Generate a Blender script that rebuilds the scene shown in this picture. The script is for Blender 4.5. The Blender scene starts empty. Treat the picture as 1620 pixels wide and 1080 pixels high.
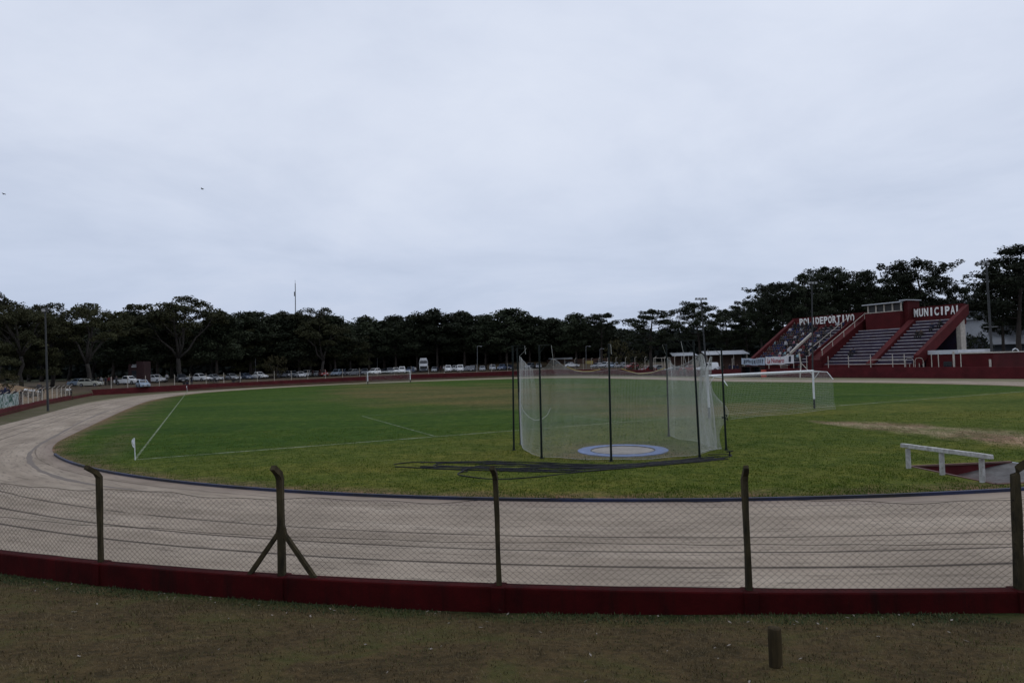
import bpy, bmesh, math, random
from mathutils import Vector, Matrix, Euler
R = random.Random(7)
SC = bpy.context.scene
COL = SC.collection
sin, cos, PI = math.sin, math.cos, math.pi
rad = math.radians

# ------------------------------------------------------------------ camera model (measured from the photograph)
FPX, CH, PITCH, ROLL = 1040.0, 3.49, 0.032886, 0.028203
FW = Vector((0, cos(PITCH), sin(PITCH)))
U0 = Vector((0, -sin(PITCH), cos(PITCH)))
X0 = Vector((1, 0, 0))
CR = X0 * cos(ROLL) - U0 * sin(ROLL)
CU = X0 * sin(ROLL) + U0 * cos(ROLL)
EYE = Vector((0, 0, CH))

def ray(x, y):
    return FW * FPX + CR * (x - 810) + CU * (540 - y)
def G(x, y, z=0.0):
    d = ray(x, y)
    return EYE + d * ((z - CH) / d.z)
def AT(x, y, D):
    d = ray(x, y)
    return EYE + d * (D / d.y)
def HZ(x):
    return 574.2 - (x - 810) * 0.0282

# oval coordinates: u along the pitch, v across it
TH = 0.440613
CX, CY = -10.156, 89.61
UV_ = Vector((-sin(TH), cos(TH), 0)); VV_ = Vector((cos(TH), sin(TH), 0))
def OV(u, v, z=0.0):
    p = Vector((CX, CY, 0)) + UV_ * u + VV_ * v
    p.z = z
    return p
def uv_of(p):
    d = Vector((p[0] - CX, p[1] - CY, 0))
    return d.dot(UV_), d.dot(VV_)
def sstep(a, b, x):
    t = max(0.0, min(1.0, (x - a) / (b - a)))
    return t * t * (3 - 2 * t)

# ------------------------------------------------------------------ mesh builder
class MB:
    def __init__(s):
        s.v = []; s.f = []; s.m = []; s.cols = None; s.uv = None
    def quad(s, a, b, c, d, m=0):
        n = len(s.v); s.v += [a, b, c, d]; s.f.append((n, n+1, n+2, n+3)); s.m.append(m)
    def tri(s, a, b, c, m=0):
        n = len(s.v); s.v += [a, b, c]; s.f.append((n, n+1, n+2)); s.m.append(m)
    def box(s, c, size, rot=None, m=0, taper=1.0):
        c = Vector(c); hx, hy, hz = size[0]/2, size[1]/2, size[2]/2
        n = len(s.v)
        for z in (-hz, hz):
            t = 1.0 if z < 0 else taper
            for x, y in ((-hx, -hy), (hx, -hy), (hx, hy), (-hx, hy)):
                p = Vector((x*t, y*t, z))
                if rot is not None: p = rot @ p
                s.v.append(c + p)
        for f in ((0,3,2,1),(4,5,6,7),(0,1,5,4),(1,2,6,5),(2,3,7,6),(3,0,4,7)):
            s.f.append(tuple(n+i for i in f)); s.m.append(m)
    def hexa(s, pts, m=0):           # 4 bottom, 4 top, same winding (counter-clockwise from above)
        n = len(s.v); s.v += [Vector(p) for p in pts]
        for f in ((0,3,2,1),(4,5,6,7),(0,1,5,4),(1,2,6,5),(2,3,7,6),(3,0,4,7)):
            s.f.append(tuple(n+i for i in f)); s.m.append(m)
    def tube(s, pts, r, sides=6, m=0, caps=True, ph=0.0):
        pts = [Vector(p) for p in pts]; k = len(pts)
        rs = r if isinstance(r, (list, tuple)) else [r]*k
        n0 = len(s.v)
        for i, p in enumerate(pts):
            t = (pts[min(i+1, k-1)] - pts[max(i-1, 0)])
            if t.length < 1e-9: t = Vector((0,0,1))
            t.normalize()
            ref = Vector((0,0,1)) if abs(t.z) < 0.92 else Vector((1,0,0))
            a = t.cross(ref).normalized(); b = a.cross(t)
            for j in range(sides):
                an = 2*PI*j/sides + ph
                s.v.append(p + a*(cos(an)*rs[i]) + b*(sin(an)*rs[i]))
        for i in range(k-1):
            for j in range(sides):
                j2 = (j+1) % sides
                s.f.append((n0+i*sides+j, n0+i*sides+j2, n0+(i+1)*sides+j2, n0+(i+1)*sides+j)); s.m.append(m)
        if caps and sides > 2:
            s.f.append(tuple(n0+j for j in reversed(range(sides)))); s.m.append(m)
            s.f.append(tuple(n0+(k-1)*sides+j for j in range(sides))); s.m.append(m)
    def lathe(s, prof, c=(0,0,0), sides=12, m=0):
        c = Vector(c); n0 = len(s.v); k = len(prof)
        for r, z in prof:
            for j in range(sides):
                an = 2*PI*j/sides
                s.v.append(c + Vector((r*cos(an), r*sin(an), z)))
        for i in range(k-1):
            for j in range(sides):
                j2 = (j+1) % sides
                s.f.append((n0+i*sides+j, n0+i*sides+j2, n0+(i+1)*sides+j2, n0+(i+1)*sides+j)); s.m.append(m)
        s.f.append(tuple(n0+j for j in reversed(range(sides)))); s.m.append(m)
        s.f.append(tuple(n0+(k-1)*sides+j for j in range(sides))); s.m.append(m)
    def prism(s, prof, w0, w1=None, axis='y', m=0):   # prof [(x,z)], half widths per point
        ws = w0 if isinstance(w0, (list, tuple)) else [w0]*len(prof)
        n = len(s.v); k = len(prof)
        for (x, z), w in zip(prof, ws): s.v.append(Vector((x, -w, z)))
        for (x, z), w in zip(prof, ws): s.v.append(Vector((x, w, z)))
        s.f.append(tuple(n+i for i in range(k))); s.m.append(m)
        s.f.append(tuple(n+k+i for i in reversed(range(k)))); s.m.append(m)
        for i in range(k):
            j = (i+1) % k
            s.f.append((n+j, n+i, n+k+i, n+k+j)); s.m.append(m)
    def build(s, name, mats, parent=None, smooth=False, bevel=0.0):
        off = Vector((0,0,0))
        if parent is not None and parent.get('_world'):
            off = Vector(parent['_world'])
        me = bpy.data.meshes.new(name)
        me.from_pydata([tuple(Vector(p) - off) for p in s.v], [], s.f)
        if not isinstance(mats, (list, tuple)): mats = [mats]
        for mt in mats: me.materials.append(mt)
        if len(mats) > 1: me.polygons.foreach_set('material_index', s.m)
        if smooth: me.polygons.foreach_set('use_smooth', [True]*len(s.f))
        if s.uv is not None:
            l = me.uv_layers.new(name='UVMap')
            buf = []
            for f in s.f:
                for i in f: buf += s.uv[i]
            l.data.foreach_set('uv', buf)
        if s.cols is not None:
            ca = me.color_attributes.new('tint', 'FLOAT_COLOR', 'POINT')
            buf = []
            for c in s.cols: buf += [c[0], c[1], c[2], 1.0]
            ca.data.foreach_set('color', buf)
        me.validate(); me.update()
        o = bpy.data.objects.new(name, me); COL.objects.link(o)
        if parent is not None:
            o.parent = parent
            if parent.get('_world'): o['_world'] = tuple(parent['_world'])
        if bevel:
            bm_ = o.modifiers.new('edge', 'BEVEL'); bm_.width = bevel; bm_.segments = 2; bm_.limit_method = 'ANGLE'
        return o

def tag(o, label=None, cat=None, group=None, kind=None):
    if label: o['label'] = label
    if cat: o['category'] = cat
    if group: o['group'] = group
    if kind: o['kind'] = kind
    return o
def empty(name, loc=(0,0,0), rz=0.0, world=False):
    """world=True: the parts are given in world coordinates and stored relative to the base point"""
    o = bpy.data.objects.new(name, None); COL.objects.link(o)
    o.location = loc; o.rotation_euler = (0, 0, rz); o.empty_display_size = 0.3
    if world: o['_world'] = tuple(loc)
    return o
KIDS = {}
def copy_tree(o, parent=None):
    c = o.copy(); COL.objects.link(c)
    if parent is not None: c.parent = parent
    if o.name not in KIDS: KIDS[o.name] = [x for x in bpy.data.objects if x.parent == o]
    for ch in KIDS[o.name]: copy_tree(ch, c)
    return c
ORD = ['first','second','third','fourth','fifth','sixth','seventh','eighth','ninth','tenth','eleventh','twelfth','thirteenth','fourteenth','fifteenth','sixteenth','seventeenth','eighteenth','nineteenth','twentieth']

# ------------------------------------------------------------------ materials
def new_mat(name):
    m = bpy.data.materials.new(name); m.use_nodes = True
    nt = m.node_tree
    return m, nt, nt.nodes['Principled BSDF']
def ND(nt, t, **k):
    n = nt.nodes.new(t)
    for a, b in k.items(): setattr(n, a, b)
    return n
def MATH(nt, op, a, b=None, clamp=False):
    n = ND(nt, 'ShaderNodeMath', operation=op); n.use_clamp = clamp
    for i, x in enumerate((a, b)):
        if x is None: continue
        if isinstance(x, (int, float)): n.inputs[i].default_value = x
        else: nt.links.new(x, n.inputs[i])
    return n.outputs[0]
def NOISE(nt, vec, scale, detail=4, rough=0.55, dist=0.0):
    n = ND(nt, 'ShaderNodeTexNoise'); n.inputs['Scale'].default_value = scale
    n.inputs['Detail'].default_value = detail; n.inputs['Roughness'].default_value = rough
    n.inputs['Distortion'].default_value = dist
    nt.links.new(vec, n.inputs['Vector'])
    return n.outputs['Fac']
def RAMP(nt, fac, stops, interp='LINEAR'):
    n = ND(nt, 'ShaderNodeValToRGB'); cr = n.color_ramp; cr.interpolation = interp
    while len(cr.elements) < len(stops): cr.elements.new(0.5)
    for e, (p, c) in zip(cr.elements, stops):
        e.position = p; e.color = (c[0], c[1], c[2], 1) if not isinstance(c, (int, float)) else (c, c, c, 1)
    nt.links.new(fac, n.inputs[0])
    return n.outputs[0]
def MIX(nt, fac, a, b, mode='MIX'):
    n = ND(nt, 'ShaderNodeMix', data_type='RGBA', blend_type=mode)
    for sock, x in ((n.inputs[0], fac), (n.inputs[6], a), (n.inputs[7], b)):
        if isinstance(x, (int, float)): sock.default_value = x
        elif isinstance(x, (tuple, list)): sock.default_value = (x[0], x[1], x[2], 1)
        else: nt.links.new(x, sock)
    return n.outputs[2]
def COORD(nt, which='Object', scale=None):
    t = ND(nt, 'ShaderNodeTexCoord').outputs[which]
    if scale is not None:
        mp = ND(nt, 'ShaderNodeMapping'); mp.inputs['Scale'].default_value = scale
        nt.links.new(t, mp.inputs['Vector']); return mp.outputs[0]
    return t
def BUMP(nt, b, h, strength=0.4, dist=0.02):
    n = ND(nt, 'ShaderNodeBump'); n.inputs['Strength'].default_value = strength; n.inputs['Distance'].default_value = dist
    nt.links.new(h, n.inputs['Height']); nt.links.new(n.outputs[0], b.inputs['Normal'])
def simple(name, c, rough=0.7, var=0.25, scale=6.0, metal=0.0, bump=0.0, c2=None, spec=None, stretch=None):
    """paint, timber, stone, metal: one colour broken up by wear and dirt"""
    m, nt, b = new_mat(name)
    co = COORD(nt, 'Object', stretch)
    f = NOISE(nt, co, scale, 6, 0.62)
    lo = tuple(x*(1-var) for x in c); hi = tuple(min(1, x*(1+var)) for x in c)
    if c2 is not None: lo = c2
    colr = RAMP(nt, f, [(0.3, lo), (0.68, hi)])
    nt.links.new(colr, b.inputs['Base Color'])
    b.inputs['Roughness'].default_value = rough; b.inputs['Metallic'].default_value = metal
    if spec is not None: b.inputs['Specular IOR Level'].default_value = spec
    if bump: BUMP(nt, b, NOISE(nt, co, scale*6, 4), bump, 0.01)
    return m

M = {}
M['red_wall'] = simple('red_wall_paint', (0.034, 0.0021, 0.0026), 0.9, 0.5, 1.6, bump=0.5, spec=0.12)
def _wall():
    m, nt, b = new_mat('peeling_red_wall')
    co = COORD(nt, 'Object'); n = NOISE(nt, co, 1.6, 6, .65); n2 = NOISE(nt, co, 6.5, 7, .7, .4); st = NOISE(nt, COORD(nt, 'Object', (3.2, 3.2, .35)), 1.5, 6, .7)
    c = RAMP(nt, n, [(.3, (.024,.0015,.0018)), (.7, (.060,.0034,.0040))])
    c = MIX(nt, RAMP(nt, st, [(.5, 0), (.72, .75)]), c, (.011,.0035,.003))
    c = MIX(nt, RAMP(nt, n2, [(.66, 0), (.71, .55)]), c, (.095,.06,.05))
    nt.links.new(c, b.inputs['Base Color']); b.inputs['Roughness'].default_value = .92; b.inputs['Specular IOR Level'].default_value = .12
    BUMP(nt, b, MATH(nt, 'ADD', n2, NOISE(nt, co, 30, 4)), .6, .012)
    return m
M['red_wall'] = _wall()
M['red_far'] = simple('faded_red_paint', (0.072, 0.0095, 0.012), 0.85, 0.3, 0.8, bump=0.1, spec=0.2)
M['red_stand'] = simple('red_stand_paint', (0.064, 0.0072, 0.0085), 0.85, 0.3, 0.5, bump=0.1, spec=0.2)
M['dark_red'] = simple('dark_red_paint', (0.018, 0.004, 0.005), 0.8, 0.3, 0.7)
M['concrete_post'] = simple('mossy_concrete', (0.046, 0.036, 0.018), 0.95, 0.3, 9, bump=0.7, c2=(0.014, 0.012, 0.007), spec=0.2, stretch=(1, 1, .35))
M['white_post'] = simple('whitewashed_concrete', (0.42, 0.38, 0.33), 0.9, 0.25, 3)
M['white_paint'] = simple('white_gloss_paint', (0.72, 0.74, 0.76), 0.5, 0.08, 2)
M['white_weathered'] = simple('weathered_white_paint', (0.46, 0.46, 0.45), 0.8, 0.1, 7, c2=(0.22, 0.21, 0.19), bump=0.5, stretch=(1, 1, 1))
M['wire'] = simple('rusty_wire', (0.014, 0.011, 0.010), 0.85, 0.3, 5, spec=0.2)
M['green_pole'] = simple('dark_green_steel', (0.004, 0.008, 0.007), 0.6, 0.3, 4, spec=0.2)
M['steel'] = simple('galvanised_steel', (0.16, 0.17, 0.18), 0.5, 0.15, 4, metal=0.4)
M['pole_grey'] = simple('grey_concrete_pole', (0.034, 0.036, 0.038), 0.85, 0.2, 3)
M['pole_dark'] = simple('dark_timber_pole', (0.02, 0.018, 0.016), 0.9, 0.2, 3)
M['net'] = simple('white_cord', (0.44, 0.45, 0.43), 0.9, 0.1, 3)
M['net_goal'] = simple('thin_white_cord', (0.42, 0.43, 0.41), 0.9, 0.1, 3)
M['rope'] = simple('yellow_rope', (0.45, 0.36, 0.12), 0.9, 0.1, 3)
M['black_hose'] = simple('black_rubber', (0.007, 0.007, 0.010), 0.6, 0.2, 5, spec=0.2)
M['stump'] = simple('stump_timber', (0.046, 0.034, 0.017), 0.95, 0.4, 14, spec=0.08, bump=0.8, c2=(0.02, 0.016, 0.010), stretch=(1, 1, .15))
M['bark_pale'] = simple('pale_bark', (0.036, 0.031, 0.027), 0.95, 0.35, 1.2, bump=0.4)
M['bark_dark'] = simple('dark_bark', (0.035, 0.027, 0.022), 0.95, 0.3, 1.2, bump=0.4)
M['glass'] = simple('dark_glass', (0.012, 0.015, 0.02), 0.12, 0.1, 1, spec=0.6)
M['tyre'] = simple('tyre_rubber', (0.012, 0.012, 0.013), 0.85, 0.2, 5)
M['rim'] = simple('wheel_rim', (0.25, 0.25, 0.26), 0.4, 0.1, 5, metal=0.6)
M['lamp_glass'] = simple('lamp_glass', (0.55, 0.57, 0.6), 0.15, 0.1, 3)
M['lamp_red'] = simple('rear_lamp', (0.25, 0.01, 0.01), 0.3, 0.1, 3)
M['plate'] = simple('number_plate', (0.6, 0.6, 0.6), 0.6, 0.1, 3)
M['trim'] = simple('black_trim', (0.016, 0.016, 0.017), 0.6, 0.1, 3)
M['seat_blue'] = simple('blue_painted_steps', (0.014, 0.009, 0.032), 0.85, 0.35, 0.9, c2=(0.024, 0.008, 0.013))
M['edge_white'] = simple('white_step_edge', (0.33, 0.31, 0.33), 0.85, 0.3, 1.5)
M['letter'] = simple('white_letter_paint', (0.74, 0.74, 0.72), 0.7, 0.08, 2)
M['concrete'] = simple('bare_concrete', (0.23, 0.21, 0.19), 0.9, 0.25, 1.6, bump=0.3)
M['white_wall'] = simple('white_render', (0.45, 0.47, 0.5), 0.85, 0.12, 0.6)
M['white_roof'] = simple('pale_sheet_roof', (0.42, 0.44, 0.47), 0.6, 0.12, 0.6)
M['slate'] = simple('grey_roof', (0.085, 0.095, 0.115), 0.7, 0.2, 0.8)
M['brown_wall'] = simple('brown_brick_wall', (0.072, 0.04, 0.028), 0.9, 0.25, 0.7)
M['kiosk'] = simple('brick_red_kiosk', (0.030, 0.010, 0.011), 0.85, 0.25, 0.8)
M['sign_grey'] = simple('pale_sign', (0.35, 0.36, 0.38), 0.7, 0.1, 1)
M['orange'] = simple('orange_plastic', (0.42, 0.06, 0.035), 0.6, 0.15, 2)
M['pit_rim'] = simple('pit_rim_paint', (0.09, 0.045, 0.035), 0.9, 0.4, 2)

SKIN = simple('skin', (0.15, 0.085, 0.062), 0.6, 0.1, 3)
HAIR = simple('dark_hair', (0.015, 0.011, 0.009), 0.7, 0.2, 9)
# ------------------------------------------------------------------ plan of the oval (u, v): grass, cinder track, verge, wall line
def chaikin(P, n=2):
    for _ in range(n):
        Q = []
        for i in range(len(P)):
            a, b = P[i], P[(i+1) % len(P)]
            Q.append((a[0]*.75+b[0]*.25, a[1]*.75+b[1]*.25)); Q.append((a[0]*.25+b[0]*.75, a[1]*.25+b[1]*.75))
        P = Q
    return P
L0 = 41.5
def arc(r, a0, a1, n=60):      # around the near end, a = 0 at v = -r (left), 180 at v = +r
    return [(-L0 - r*sin(rad(a0+(a1-a0)*i/n)), -r*cos(rad(a0+(a1-a0)*i/n))) for i in range(n+1)]
P_IN = chaikin(arc(36.07, 0, 148) + [(-52,40.2),(-42,42.3),(-34,42.4),(-23,40.4),(-13,38.9),(5,41.3),(24,43),(40,42.3),(49,34),(55,20),(56.5,8),(56,-2),(52.5,-11),(47.5,-20),(36,-30.6),(14,-35.2),(-6,-35.9),(-27,-36.05)])
P_TR = chaikin(arc(43.7, 0, 92) + [(-82,21),(-74,39.5),(-66,51),(-58,56.6),(-41,56.4),(-25,54.3),(2,52.0),(19,53.2),(44,55),(56,48),(61,38),(62,26),(62,12),(61.5,2),(59.6,-9.7),(55.5,-22),(46,-33),(36,-39.4),(17,-42.5),(-5,-42.4),(-23.6,-42.3),(-34,-42.9)])
WALL_UV = arc(44.1, 0, 92) + [(-83,21.5),(-75,40),(-67,51.8),(-59,57.6),(-41,57.6),(-24,56.3),(-12,55.9),(4,55.9),(25,58),(45,60.5),(60,60),(68,55),(72,45),(75,32),(76.5,17),(75,5),(71,-8),(66,-17),(57,-31.4),(49.0,-43.7),(47.8,-45.6),(47.4,-46.1),(46.6,-46.25),(40,-46.3),(30.5,-46.4),(11.4,-46.6),(-11.4,-45.7),(-30,-44.7)]
P_WL = chaikin(WALL_UV)
NA = 1440
def star(P, n=NA):
    out = []
    k = len(P); angs = [math.atan2(q[1], q[0]) for q in P]
    for i in range(n):
        a = 2*PI*i/n - PI + 1e-5
        dx, dy = cos(a), sin(a)
        best = None
        for j in range(k):
            x1, y1 = P[j]; x2, y2 = P[(j+1) % k]
            c1 = dx*y1 - dy*x1; c2 = dx*y2 - dy*x2
            if c1*c2 <= 0 and abs(c1-c2) > 1e-12:
                t = c1/(c1-c2); q = dx*(x1+(x2-x1)*t) + dy*(y1+(y2-y1)*t)
                if q > 0 and (best is None or q > best): best = q
        out.append(best)
    return out
R_IN, R_TR, R_WL = star(P_IN), star(P_TR), star(P_WL)
DIRS = [(cos(2*PI*i/NA - PI + 1e-5), sin(2*PI*i/NA - PI + 1e-5)) for i in range(NA)]
def rad_at(tab, u, v):
    a = (math.atan2(v, u) + PI) / (2*PI) * NA
    i = int(a) % NA; f = a - int(a)
    return tab[i]*(1-f) + tab[(i+1) % NA]*f
# normal factor of the wall line (turns a radial offset into a true one)
NF = []
for i in range(NA):
    a = (R_WL[(i+1) % NA] - R_WL[i-1]) / (2 * 2*PI/NA)
    NF.append(1/math.sqrt(1 + (a/R_WL[i])**2))
def outside(u, v):
    return (math.hypot(u, v) - rad_at(R_WL, u, v)) * rad_at(NF, u, v)
def vnoise(x, y, s=1.0):
    return (sin(x*1.7*s+1.3) * cos(y*1.3*s+.4) + .5*sin(x*3.1*s+y*2.3*s) + .3*cos(x*6.7*s-y*5.9*s)) / 1.8
def weights(u, v):
    wf = sstep(28, 52, u)                         # far end: car park
    wr = sstep(5, 35, v) * sstep(-86, -70, u) * (1 - sstep(42, 56, u))   # grandstand side
    wf *= (1 - wr)
    return wf, wr
def T(x, y):
    u, v = uv_of((x, y)); d = outside(u, v)
    if d <= 0: return 0.0
    wf, wr = weights(u, v)
    wl = sstep(-20, 5, -v) * sstep(-75, -50, u) * (1-wf)    # earth mound along the left straight
    n0 = .265 + .085*sstep(-1.5, 4.5, x); near = n0 + (1.92-n0)*min(1, d/8.6)
    if d > 8.6: near += .05*sstep(8.6, 14, d)
    left = .35 + 2.3*sstep(.3, 9, d) - .8*sstep(11, 30, d)
    b = near*(1-wl) + left*wl
    far = .85 + .55*sstep(0, 7, d) + .9*sstep(8, 70, d) + 2.1*math.exp(-(((x-2)/26)**2 + ((y-226)/22)**2))
    right = .25 + .2*sstep(0, 10, d)
    z = b*(1-wf-wr) + far*wf + right*wr
    z += vnoise(x, y, .35)*.05*sstep(1, 6, d)*(1-wr) + .03*vnoise(x*2.1, y*2.1)*sstep(.3, 2, d)*(1-wr)
    return z
def on(x, D):          # ground point under photo column x at distance D
    p = AT(x, HZ(x), D)
    return Vector((p.x, D, T(p.x, D)))
def gt(x, y):          # first ground point met by the ray through a pixel
    d = ray(x, y); d = d / d.y; t = 2.0
    while t < 600:
        p = EYE + d*t
        if p.z <= T(p.x, p.y): return Vector((p.x, p.y, T(p.x, p.y)))
        t += .05 if t < 15 else .25
    return EYE + d*300

def ring_sheet(name, mat, levels, zf, colf=None, uvf=None, closed_center=False):
    """levels: function (i, k) -> (u, v); rings k = 0..n"""
    mb = MB(); nk = levels['n']; mb.cols = [] if colf else None; mb.uv = [] if uvf else None
    for k in range(nk):
        for i in range(NA):
            r = levels['r'](i, k); u, v = DIRS[i][0]*r, DIRS[i][1]*r
            p = OV(u, v); p.z = zf(p, k, i); mb.v.append(p)
            if colf: mb.cols.append(colf(p, u, v, k, i))
            if uvf: mb.uv.append(uvf(p, u, v, k, i))
    for k in range(nk-1):
        for i in range(NA):
            j = (i+1) % NA
            mb.f.append((k*NA+i, k*NA+j, (k+1)*NA+j, (k+1)*NA+i)); mb.m.append(0)
    o = mb.build(name, mat, smooth=True); tag(o, kind='structure')
    return o

def lerp3(a, b, t): return tuple(a[i]*(1-t)+b[i]*t for i in range(3))

# --- ground outside the wall
def m_ground():
    m, nt, b = new_mat('ground_soil')
    ca = ND(nt, 'ShaderNodeVertexColor', layer_name='tint').outputs['Color']
    co = COORD(nt, 'Object')
    n1 = NOISE(nt, co, .9, 6, .65, .6); n2 = NOISE(nt, co, 9, 6, .7); n3 = NOISE(nt, co, 60, 3, .6)
    c = MIX(nt, 1.0, ca, RAMP(nt, n1, [(.3, (.55,.6,.55)), (.52, (1,1,1)), (.7, (1.4,1.25,1.1))]), 'MULTIPLY')
    c = MIX(nt, 1.0, c, RAMP(nt, n2, [(.34, (.5,.52,.5)), (.6, (1.2,1.17,1.12))]), 'MULTIPLY')
    c = MIX(nt, RAMP(nt, n1, [(.50, 0), (.66, .7)]), c, (.050,.060,.016))
    c = MIX(nt, RAMP(nt, n3, [(.56, 0), (.7, .5)]), c, (.14,.118,.085))
    nt.links.new(c, b.inputs['Base Color']); b.inputs['Roughness'].default_value = 1; b.inputs['Specular IOR Level'].default_value = .1
    h = MATH(nt, 'ADD', n2, MATH(nt, 'MULTIPLY', n3, .5)); BUMP(nt, b, h, .9, .05)
    return m
OFFS = [-.12, .02, .15, .3, .5, .75, 1, 1.3, 1.6, 2, 2.4, 2.8, 3.2, 3.6, 4, 4.5, 5, 5.5, 6, 6.5, 7, 7.5, 8, 8.6, 9.3, 10, 11, 12.5, 14, 16, 19, 23, 28, 34, 42, 55, 70, 90, 120, 160, 220, 320, 500, 900, 2500, 6000]
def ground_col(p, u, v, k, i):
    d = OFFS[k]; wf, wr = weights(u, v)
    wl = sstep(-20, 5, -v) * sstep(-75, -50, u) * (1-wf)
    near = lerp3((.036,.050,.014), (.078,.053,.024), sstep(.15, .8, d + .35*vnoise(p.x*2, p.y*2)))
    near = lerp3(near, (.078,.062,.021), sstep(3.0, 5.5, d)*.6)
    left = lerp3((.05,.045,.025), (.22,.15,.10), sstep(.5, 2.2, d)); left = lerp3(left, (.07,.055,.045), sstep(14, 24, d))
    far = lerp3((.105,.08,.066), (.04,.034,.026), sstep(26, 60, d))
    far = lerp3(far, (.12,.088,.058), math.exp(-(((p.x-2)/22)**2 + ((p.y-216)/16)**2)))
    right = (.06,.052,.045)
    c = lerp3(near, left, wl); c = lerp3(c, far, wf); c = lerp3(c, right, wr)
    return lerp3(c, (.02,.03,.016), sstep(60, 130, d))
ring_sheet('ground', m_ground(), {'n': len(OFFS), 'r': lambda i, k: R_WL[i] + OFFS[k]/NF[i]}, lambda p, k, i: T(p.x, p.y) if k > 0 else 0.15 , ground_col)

# --- verge between track and wall
def m_verge():
    m, nt, b = new_mat('verge_turf')
    co = COORD(nt, 'Object'); n1 = NOISE(nt, co, .5, 6, .65); n2 = NOISE(nt, co, 12, 5, .7)
    c = RAMP(nt, n1, [(.3, (.055,.062,.022)), (.5, (.085,.075,.042)), (.7, (.115,.092,.065))])
    c = MIX(nt, 1.0, c, RAMP(nt, n2, [(.3, .65), (.65, 1.15)]), 'MULTIPLY')
    nt.links.new(c, b.inputs['Base Color']); b.inputs['Roughness'].default_value = 1; b.inputs['Specular IOR Level'].default_value = .1
    BUMP(nt, b, n2, .6, .03)
    return m
ring_sheet('verge', m_verge(), {'n': 2, 'r': lambda i, k: (R_TR[i]-.4, R_WL[i]+.05)[k]}, lambda p, k, i: -.006)

# --- cinder track: uv = (metres along, metres from the kerb + 36.07)
LANES = [36.72, 37.75, 38.7, 39.36, 40.34, 41.22, 42.5]
def m_track():
    m, nt, b = new_mat('cinder_track')
    uvn = ND(nt, 'ShaderNodeUVMap', uv_map='UVMap').outputs[0]
    sp = ND(nt, 'ShaderNodeSeparateXYZ'); nt.links.new(uvn, sp.inputs[0]); s, r = sp.outputs[0], sp.outputs[1]
    co = COORD(nt, 'Object')
    mp = ND(nt, 'ShaderNodeMapping'); mp.inputs['Scale'].default_value = (.16, 1.3, 1); nt.links.new(uvn, mp.inputs['Vector'])
    mp2 = ND(nt, 'ShaderNodeMapping'); mp2.inputs['Scale'].default_value = (1.1, 9, 1); nt.links.new(uvn, mp2.inputs['Vector'])
    streak = NOISE(nt, mp.outputs[0], 1.0, 7, .62); fine = NOISE(nt, mp2.outputs[0], 1.0, 5, .65); grit = NOISE(nt, co, 45, 4, .7); patch = NOISE(nt, co, .35, 5, .6)
    c = RAMP(nt, streak, [(.25, (.20,.163,.128)), (.5, (.302,.252,.202)), (.75, (.385,.33,.27))])
    c = MIX(nt, 1.0, c, RAMP(nt, patch, [(.3, (.76,.75,.73)), (.65, (1.10,1.09,1.07))]), 'MULTIPLY')
    c = MIX(nt, 1.0, c, RAMP(nt, grit, [(.3, .78), (.6, 1.08)]), 'MULTIPLY')
    c = MIX(nt, RAMP(nt, fine, [(.53, 0), (.64, .62)]), c, (.12,.097,.078))
    wob = NOISE(nt, mp.outputs[0], 2.2, 4, .6); brk = NOISE(nt, mp2.outputs[0], .55, 4, .7)
    for k, rl in enumerate(LANES):
        dd = MATH(nt, 'ABSOLUTE', MATH(nt, 'SUBTRACT', MATH(nt, 'ADD', r, MATH(nt, 'MULTIPLY', MATH(nt, 'SUBTRACT', wob, .5), .12)), rl))
        w = (.045, .028, .028, .06, .06, .07, .03)[k]
        line = MATH(nt, 'SUBTRACT', 1.0, MATH(nt, 'DIVIDE', dd, w), clamp=True)
        thr = (.38, .48, .46, .30, .27, .25, .5)[k]
        bm_ = MATH(nt, 'MULTIPLY', MATH(nt, 'SUBTRACT', brk, thr), 7.0, clamp=True)
        fac = MATH(nt, 'MULTIPLY', MATH(nt, 'MULTIPLY', line, bm_), (.75, .5, .55, 1.0, 1.05, 1.1, .4)[k])
        c = MIX(nt, MATH(nt, 'MINIMUM', fac, .92), c, (.036,.028,.024))
    # damp, slightly redder strip by the kerb and grass creeping in at the outer edge
    e = MATH(nt, 'SUBTRACT', r, MATH(nt, 'MULTIPLY', streak, .8))
    c = MIX(nt, RAMP(nt, MATH(nt, 'DIVIDE', MATH(nt, 'SUBTRACT', e, 35.6), 1.0), [(0, .6), (.9, 0)]), c, (.17,.125,.11))
    g = MATH(nt, 'ADD', MATH(nt, 'SUBTRACT', r, 42.35), MATH(nt, 'MULTIPLY', MATH(nt, 'SUBTRACT', patch, .5), 3.0))
    c = MIX(nt, RAMP(nt, g, [(.0, 0), (1.0, .75)]), c, (.12,.115,.06))
    nt.links.new(c, b.inputs['Base Color']); b.inputs['Roughness'].default_value = .97; b.inputs['Specular IOR Level'].default_value = .12
    BUMP(nt, b, MATH(nt, 'ADD', fine, MATH(nt, 'MULTIPLY', grit, .35)), .5, .03)
    return m
NK = 7
S_LEN = [0.0]
for i in range(1, NA+1):
    a = OV(*[q*R_IN[i % NA] for q in DIRS[i % NA]]); c_ = OV(*[q*R_IN[i-1] for q in DIRS[i-1]])
    S_LEN.append(S_LEN[-1] + (a-c_).length)
def near_r(u, v): return math.hypot(max(abs(u) - L0, 0), v)
def track_uv(p, u, v, k, i):
    ri = R_IN[i]; a = (R_IN[(i+1) % NA] - R_IN[i-1]) / (4*PI/NA); nf = 1/math.sqrt(1+(a/ri)**2)
    return (S_LEN[i], 36.07 + (R_IN[i] + (R_TR[i]-R_IN[i])*k/(NK-1) - R_IN[i])*nf)
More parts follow.
